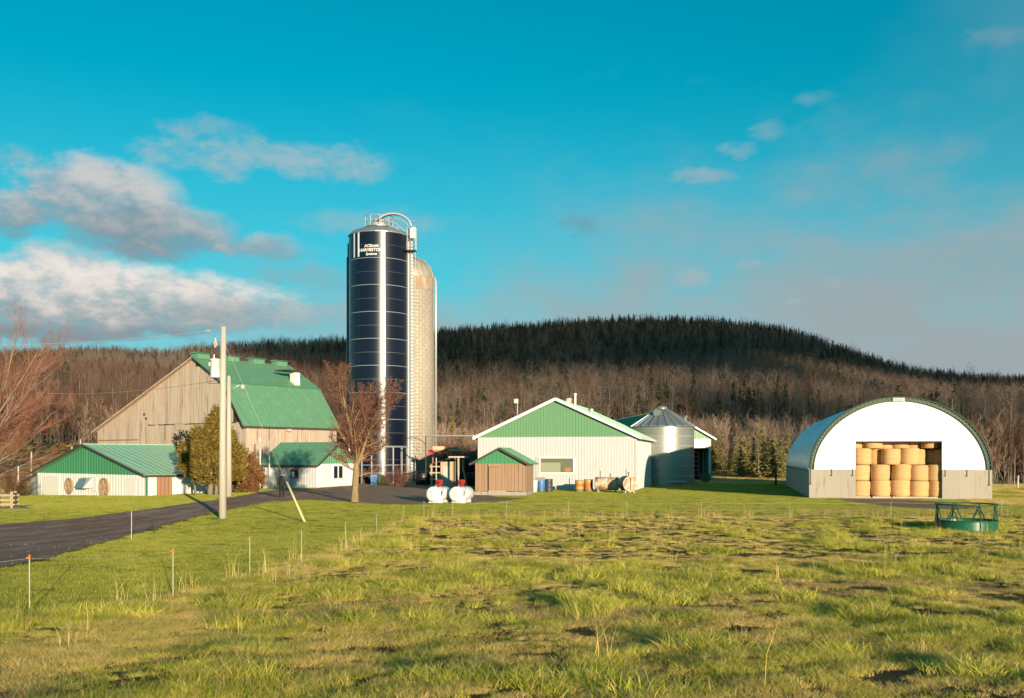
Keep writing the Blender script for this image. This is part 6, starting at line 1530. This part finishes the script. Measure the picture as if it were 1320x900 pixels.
scatter('forest', np.stack([x, y, z], 1)[rest], ang[rest], scl[rest], ptyp[rest], TPL)
# pale brush along the foot of the wood
N1 = 900
tx = r2.uniform(-.6, .6, N1); d = dmin(tx) - r2.uniform(-14, 26, N1) * np.where((tx > .12) & (tx < .36), 1.0, .6)
ok = (d > 118) | (tx > .42); ok &= ~((tx > .40) & (d < 100)); tx, d = tx[ok], d[ok]
x, y = tx * d, d; ok = ~((x > 10) & (x < 36) & (y < 132) & (tx < .20)); x, y, tx = x[ok], y[ok], tx[ok]
ok = ~((tx > .19) & (tx < .29) & (y < 152)); x, y, tx = x[ok], y[ok], tx[ok]
kk = np.where((tx > -.10) & (tx < .42), NB_ + (r2.random(len(x)) > .5), np.where(r2.random(len(x)) < .75, NB_ + 2, NB_))
scatter('undergrowth', np.stack([x, y, G(x, y)], 1), r2.uniform(0, 6.28, len(x)), r2.uniform(.6, 1.1, len(x)), kk, TPL)
# unseen cloud added behind the camera, its edge shaped to shade the hilltop
def canopy(px, py):
    ds = np.linspace(150, 640, 1500); zz = CAMZ + (HY - py) / F * ds; xx = (px - CX) / F * ds
    i = int(np.argmax(zz <= G(xx, ds) + 6.0)); return xx[i], ds[i], zz[i]
YC = -2400.0; kx, kz = -sdir.x / sdir.y, -sdir.z / sdir.y
edge = []
for px, py in ((470, 434), (540, 454), (600, 466), (660, 468), (720, 458), (800, 442), (880, 434), (960, 430), (1010, 434), (1060, 448), (1120, 462), (1180, 484), (1260, 500), (1340, 512), (1420, 516)):
    X, Y, Z = canopy(px, py); edge.append((X + kx * (Y - YC), Z + kz * (Y - YC)))
edge.sort(); ex, ez = np.array([e[0] for e in edge]), np.array([e[1] for e in edge])
cx_g = np.linspace(ex[0] - 60, ex[-1] + 350, 90); V = []; nth = 20
for X in cx_g:
    f = np.clip((X - cx_g[0]) / 60, 0, 1) * np.clip((cx_g[-1] - X) / 200, 0, 1)
    lo = np.interp(X, ex, ez) - 8 + 26 * (vnoise(X, 0, 34, 61) - .5) + 14 * (vnoise(X, 0, 11, 62) - .5); hi = lo + 25 + 130 * f ** .5 + 40 * (vnoise(X, 0, 70, 63) - .5)
    for j in range(nth):
        a = 2 * math.pi * j / nth; mid, hh = (lo + hi) / 2, (hi - lo) / 2
        V.append((X, YC + 140 * f ** .5 * math.cos(a) * (1 + .25 * vnoise(X, a * 30, 22, 64)), mid + hh * math.sin(a)))
Fc = [(i * nth + j, i * nth + (j + 1) % nth, (i + 1) * nth + (j + 1) % nth, (i + 1) * nth + j) for i in range(89) for j in range(nth)]
rc = np.random.default_rng(8); Fc = [tuple(f) for f in Fc]
for _ in range(110):                                        # small puffs added below to break up and soften the shade's border
    X = rc.uniform(ex[0] - 20, ex[-1] + 60); zl_ = np.interp(X, ex, ez) - 8 - abs(rc.normal(0, 20)); rr_ = rc.uniform(5, 13); b0 = len(V); yo = YC + rc.uniform(-90, 90)
    for i in range(7):
        ph = math.pi * (i + .5) / 7
        for j in range(10):
            th = 2 * math.pi * j / 10; q = 1 + rc.normal(0, .10); V.append((X + 2.0 * rr_ * q * math.sin(ph) * math.cos(th), yo + 2 * rr_ * q * math.sin(ph) * math.sin(th), zl_ + .75 * rr_ * q * math.cos(ph)))
    Fc += [(b0 + i * 10 + j, b0 + i * 10 + (j + 1) % 10, b0 + (i + 1) * 10 + (j + 1) % 10, b0 + (i + 1) * 10 + j) for i in range(6) for j in range(10)]
mat('cloud', (0.8, 0.8, 0.8), 1.0, spec=0.0)
T = NT(MATS['cloud'].node_tree); df = T.n('ShaderNodeBsdfDiffuse'); df.inputs[0].default_value = (.85, .85, .85, 1); tp = T.n('ShaderNodeBsdfTransparent'); mx = T.n('ShaderNodeMixShader'); mx.inputs[0].default_value = 0.66
T.t.links.new(tp.outputs[0], mx.inputs[1]); T.t.links.new(df.outputs[0], mx.inputs[2]); T.t.links.new(mx.outputs[0], T.n('ShaderNodeOutputMaterial').inputs[0])   # thin enough to let a little sun through
kind(np_obj('cloud', np.array(V), np.array(Fc), MATS['cloud'], smooth=True), 'stuff')
# young evergreens behind the lawn
for i, (px, dd, h, lb) in enumerate(((921, 150, 5.2, 'young olive evergreen right of the building behind the bin'),
        (931, 146, 5.6, 'bushy young evergreen, second from the grain bin'),
        (943, 150, 4.4, 'dark young evergreen set back in the row behind the lawn'),
        (955, 138, 5.8, 'broad young evergreen mid way along the row behind the lawn'),
        (963, 137, 6.4, 'taller young evergreen beside the broad one behind the lawn'),
        (972, 133, 5.2, 'young evergreen beside a thin pale trunk'),
        (982, 131, 7.0, 'tallest slim young evergreen in the row behind the lawn'),
        (990, 134, 5.2, 'dark young evergreen near the dark post'),
        (998, 124, 6.0, 'brownish young evergreen behind the dark post'),
        (1008, 122, 5.0, 'small young evergreen close to the bale barn'),
        (1016, 126, 5.6, 'young evergreen half hidden by the bale barn'),
        (949, 144, 5.0, 'slim young evergreen left of the broad one behind the lawn'),
        (583, 142, 8.4, 'olive evergreen above the lumber shack'),
        (597, 140, 7.4, 'paler olive evergreen left of the metal barn roof'))):
    o = thing('young_evergreen', lb, 'tree', gnd(px, dd), i * 1.3, 'young evergreens'); s_ = h / 13.0; o.scale = (s_ * 1.2, s_ * 1.2, s_)
    k = cs_ + (5 + i % 2 if i not in (2, 7) else 3)
    for nm, me in zip(('trunk', 'crown'), ALLT[k]): add_obj(nm, me, o)
# a few thin pale trunks standing clear of the wood
for i, (px, dd, s_, lb) in enumerate(((978, 130, .36, 'slim pale bare tree among the young evergreens'), (1004, 128, .46, 'pale forked bare tree beside the bale barn'), (1307, 100, .27, 'thin white trunked tree behind the field fence'), (1286, 104, .30, 'thin grey tree just right of the bale barn'))):
    o = thing('slim_tree', lb, 'tree', gnd(px, dd), i * 2.1); o.scale = (s_,) * 3
    for nm, me in zip(('trunk', 'crown'), ALLT[1]): add_obj(nm, me, o)
# ------------------------------------------------------------------ grass
attr_cols['dry'] = (0.72, 0.52, 0.20)
mat('blade_green', (0.29, 0.38, 0.012), 0.65, rand=0.38, rand2=(0.56, 0.52, 0.045), attr='dry', transl=0.22, spec=0.2)
mat('blade_tan', (0.74, 0.61, 0.095), 0.75, rand=0.36, rand2=(0.78, 0.53, 0.17), attr='dry', transl=0.2, spec=0.2)
mat('blade_brown', (0.46, 0.29, 0.135), 0.8, rand=0.25, rand2=(0.33, 0.20, 0.10), attr='dry', transl=0.15, spec=0.2)
mat('blade_lawn', (0.215, 0.285, 0.012), 0.7, rand=0.18, rand2=(0.285, 0.32, 0.022), attr='dry', transl=0.2, spec=0.2)
M = MATS
GR_ = bpy.data.collections.new('grass_templates')
def tuft(name, n, spread, h, w, matl, seed, lean=.5, dry=.15, segs=3):
    r2 = np.random.default_rng(seed); V = []; Fq = []; A = []; b = 0
    for i in range(n):
        a = r2.uniform(0, 6.283); rr = spread * math.sqrt(r2.random()); x, y = rr * math.cos(a), rr * math.sin(a)
        hd = r2.uniform(0, 6.283) if r2.random() < .5 else a + r2.normal(0, .5)
        L = h * r2.uniform(.5, 1.2); ln = abs(r2.normal(lean, .25)); ww = w * r2.uniform(.7, 1.3); sd = r2.uniform(0, 6.283)
        sx_, sy_ = math.cos(sd) * ww, math.sin(sd) * ww; dv = 1.0 if r2.random() < dry else r2.uniform(0, .3)
        for k in range(segs + 1):
            f = k / segs; zz = L * f * (1 - .35 * ln * f); off = L * ln * f * f; q = (1 - f) * .5 + (.04 if k == segs else .0)
            cx, cy = x + math.cos(hd) * off, y + math.sin(hd) * off
            V += [(cx - sx_ * q, cy - sy_ * q, zz - .02), (cx + sx_ * q, cy + sy_ * q, zz - .02)]
        for k in range(segs): Fq.append((b + 2 * k, b + 2 * k + 1, b + 2 * k + 3, b + 2 * k + 2)); A.append(dv)
        b += 2 * (segs + 1)
    me = np_mesh(name, np.array(V), np.array(Fq), matl, attr=('dry', 'FACE', A)); o = bpy.data.objects.new(name, me); GR_.objects.link(o)
# 0-2 green tufts, 3-5 tan, 6-7 brown, 8-9 lawn, 10 tall straws
for i in range(3): tuft('grass_%02d' % i, 100, .15, .125, .0064, M['blade_green'], 200 + i, .75, .16)
for i in range(3): tuft('grass_%02d' % (3 + i), 110, .20, .115, .0056, M['blade_tan'], 210 + i, .85, .45)
for i in range(2): tuft('grass_%02d' % (6 + i), 100, .20, .115, .0058, M['blade_brown'], 220 + i, .8, .35)
for i in range(2): tuft('grass_%02d' % (8 + i), 110, .26, .060, .008, M['blade_lawn'], 230 + i, .5, .06, 2)
tuft('grass_10', 7, .15, .62, .007, M['blade_tan'], 240, .25, .9)

r2 = np.random.default_rng(4242)
def sample(n, d0, d1, half=.60):
    """points spread evenly over the wedge the picture could see"""
    d = np.sqrt(r2.uniform(d0 * d0, d1 * d1, n)); return r2.uniform(-1, 1, n) * (half * d + 7.0), d
def fence_x(y): return np.interp(y, [-5, 11, 13.3, 15.3, 19, 28, 43.5, 46.3], [-14, -9.2, -6.5, -5.25, -5.05, -4.8, -4.8, -4.2])
def is_field(x, y): return (x > fence_x(y) + .25 * np.sin(3 * y) + .1) & (y < 46.6 + .4 * np.sin(1.3 * x))
PTS = []; IDX = []; SCL = []
def put(x, y, idx, s):
    PTS.append(np.stack([x, y, G(x, y)], 1)); IDX.append(np.asarray(idx)); SCL.append(np.asarray(s))
for d0, d1, n, base in ((3.0, 8.0, 8000, .95), (8.0, 14, 20000, .92), (14, 24, 27000, .90), (24, 48, 34000, .90)):
    x, y = sample(n, d0, d1, .62); ok = is_field(x, y); x, y = x[ok], y[ok]
    A, B, C_ = vnoise(x, y, 2.6, 11), vnoise(x, y, 0.9, 12), vnoise(x, y * 1.6, 5.5, 13)
    # brown patches: toward the far right and scattered; green clumps elsewhere
    br = C_ + .25 * sst(x - .28 * y, 0, 3) * sst(y, 20, 27) * (1 - sst(y, 33, 40)) + .10 * sst(-x, 1.0, 5) * (1 - sst(y, 14, 20))
    u = r2.random(len(x)); brown = (br + .40 * (u - .5)) > .80
    green = (~brown) & ((A * .40 + B * .45 + .15 * C_ + .80 * (r2.random(len(x)) - .5)) > .595)
    k = np.where(brown, 6 + r2.integers(0, 2, len(x)), np.where(green, r2.integers(0, 3, len(x)), 3 + r2.integers(0, 3, len(x))))
    s = base * r2.uniform(.55, 1.05, len(x)) * np.where(green, .65 + .9 * np.clip(A * .6 + B * .6 - .35, 0, 1), np.where(brown, .8, .8))
    bald = (~green) & (vnoise(x, y, 1.1, 15) > .66); s = np.where(bald, s * .55, s)
    edge = (np.abs(x - fence_x(y)) < .7) & (y > 10); s = np.where(edge, s * 1.35, s)
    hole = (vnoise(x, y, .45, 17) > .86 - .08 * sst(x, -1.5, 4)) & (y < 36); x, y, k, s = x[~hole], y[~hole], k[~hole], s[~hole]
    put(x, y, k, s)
# big lush tussocks nearby
x, y = sample(900, 6.0, 46, .60); ok = is_field(x, y) & (vnoise(x, y, 2.6, 11) > .45); x, y = x[ok], y[ok]
for i in range(7): put(x + r2.normal(0, .16, len(x)), y + r2.normal(0, .14, len(x)), r2.integers(0, 3, len(x)), r2.uniform(1.4, 2.4, len(x)) * np.where(y < 12, .85, 1.0))
for cx, cy, s in ((.15, 8.3, 1.45), (1.1, 8.1, 1.35), (.75, 8.8, 1.3), (-.5, 8.6, 1.1), (4.3, 9.0, 1.2), (3.4, 10.3, 1.2), (2.2, 12.5, 1.3), (4.7, 13.0, 1.3), (6.3, 15.5, 1.35), (3.4, 16.5, 1.3), (5.4, 19, 1.4), (8.6, 18.5, 1.4)):
    n = 12; put(cx + r2.normal(0, .20, n), cy + r2.normal(0, .16, n), r2.integers(0, 3, n), s * r2.uniform(.9, 1.3, n))
# straws
x, y = sample(480, 8, 46, .58); ok = is_field(x, y); x, y = x[ok], y[ok]; put(x, y, np.full(len(x), 10), r2.uniform(.5, 1.0, len(x)))
yy = r2.uniform(10.5, 44, 260); xx = fence_x(yy) + r2.normal(.15, .30, 260); put(xx, yy, np.where(r2.random(260) < .15, 10, 3), r2.uniform(.5, 1.3, 260))
x = r2.uniform(-4, 28, 420); y = 46.2 + r2.normal(0, .3, 420); put(x, y, np.where(r2.random(420) < .25, 10, 3 + r2.integers(0, 3, 420)), r2.uniform(.6, 1.2, 420))
P = np.concatenate(PTS); kk = np.concatenate(IDX); ss_ = np.concatenate(SCL)
fo_ = np.array([fo.x, fo.y]); inside = np.hypot(P[:, 0] - fo_[0], P[:, 1] - fo_[1]) < .9
P, kk, ss_ = P[~inside], kk[~inside], ss_[~inside]
scatter('rough_grass', P, r2.uniform(0, 6.283, len(P)), ss_, kk, GR_)

# mown lawn, and the brown slope behind
PTS, IDX, SCL = [], [], []
def blocked(x, y):
    b = in_poly(x + 1.1 * (vnoise(x, y, .7, 31) - .5), y + 1.1 * (vnoise(x, y, .7, 32) - .5), ROAD)
    for o, u, v, w, L in ((HO, HU, HV, hw, hl), (BO, HU, HV, 13.6, 19), (SO2, HU, HV, sw, 2.9), (LO, LU, LV, lw, ll), (EO, EU, EV, aw, ad), (VO, VU, VV_, 11, 30), (TO, (.807, -.59), (.59, .807), tw, tl)):
        a = (x - o[0]) * u[0] + (y - o[1]) * u[1]; c = (x - o[0]) * v[0] + (y - o[1]) * v[1]; b |= (a > -.05) & (a < w + .05) & (c > -.05) & (c < L)
    b |= np.hypot(x - GX, y - GY) < GR + .05; b |= np.hypot(x - SX, y - SY) < SR
    b |= ((x - 23.6) / 3.1) ** 2 + ((y - 60.5) / 7.5) ** 2 + .5 * vnoise(x, y, 1.5, 8) < 1.15
    return b
for d0, d1, n, s0 in ((3, 9, 5000, 1.0), (9, 20, 13000, 1.0), (20, 36, 21000, 1.0), (36, 60, 25000, 1.25), (60, 82, 22000, 1.5), (82, 112, 17000, 1.9)):
    x, y = sample(n, d0, d1, .60); ok = (~is_field(x, y)) & (~blocked(x, y)); x, y = x[ok], y[ok]
    s = s0 * r2.uniform(.75, 1.2, len(x)); k = 8 + r2.integers(0, 2, len(x))
    strip = (y > 46.5) & (y < 52 + 2 * np.sin(.8 * x)) & (x > -3); tanmix = strip & (r2.random(len(x)) < .55); k = np.where(tanmix, 6 + r2.integers(0, 2, len(x)), k); s = np.where(tanmix, s * .55, s)
    rough = (x > .455 * y) & (y > 58) & (vnoise(x, y, 3, 5) > .4); k = np.where(rough, 3 + r2.integers(0, 3, len(x)), k); s = np.where(rough, s * .8, s)
    far = (y > 100) ; k = np.where(far, 3 + r2.integers(0, 5, len(x)), k); s = np.where(far, s * .8, s)
    put(x, y, k, s)
n = 16000; y = np.sqrt(r2.uniform(104 ** 2, 185 ** 2, n)); x = r2.uniform(-.62, .62, n) * y; ok = ~blocked(x, y); x, y = x[ok], y[ok]
put(x, y, np.where(x < -.2 * y, 6 + r2.integers(0, 2, len(x)), 3 + r2.integers(0, 5, len(x))), r2.uniform(1.6, 3.2, len(x)))
P = np.concatenate(PTS); kk = np.concatenate(IDX); ss_ = np.concatenate(SCL)
scatter('lawn_grass', P, r2.uniform(0, 6.283, len(P)), ss_, kk, GR_)
# loose stones lying in streaks on the road
ST_ = bpy.data.collections.new('stone_templates')
mat('stone', (0.22, 0.18, 0.15), 0.9, rand=0.35)
for i in range(3):
    rs = np.random.default_rng(300 + i); m = MB(); m.lathe([(.25, 0), (.5, .15), (.42, .42), (.15, .55)], 6)
    V = np.array(m.v) * (1 + rs.normal(0, .12, (len(m.v), 3))); me = bpy.data.meshes.new('stone'); me.from_pydata(V.tolist(), [], m.f); me.materials.append(MATS['stone']); ST_.objects.link(bpy.data.objects.new('stone_%02d' % i, me))
n = 60000; x = r2.uniform(ROAD[:, 0].min(), ROAD[:, 0].max(), n); y = ROAD[:, 1].min() + (ROAD[:, 1].max() - ROAD[:, 1].min()) * r2.random(n) ** 1.4
ok = in_poly(x, y, ROAD) & ((vnoise(x * 1.0, y * .25, .8, 21) > .72) & (r2.random(n) < .30) | (r2.random(n) < .03)); x, y = x[ok], y[ok]
scatter('gravel', np.stack([x, y, G(x, y) + .02], 1), r2.uniform(0, 6.28, len(x)), r2.uniform(.018, .045, len(x)), r2.integers(0, 3, len(x)), ST_)
# single pale straws bending up close by
for px, py0, py1, dd, lb in ((995, 800, 897, 8.2, 'long pale grass straw bending upright in the rough field'), (121, 775, 840, 11.0, 'thin upright straw below the nearest fence stake')):
    o = gnd(px - 10, dd); h = CAMZ + (HY - py0) / F * dd - o.z
    st_ = MB().tube([(0, 0, -.05), (.02, 0, h * .5), (.12 if px > 500 else .0, 0, h)], [.003, .0025, .002], 5).build('grass_straw', M['blade_tan'], loc=(0, 0, 0)); st_.location = o; tag(st_, lb, 'straw')
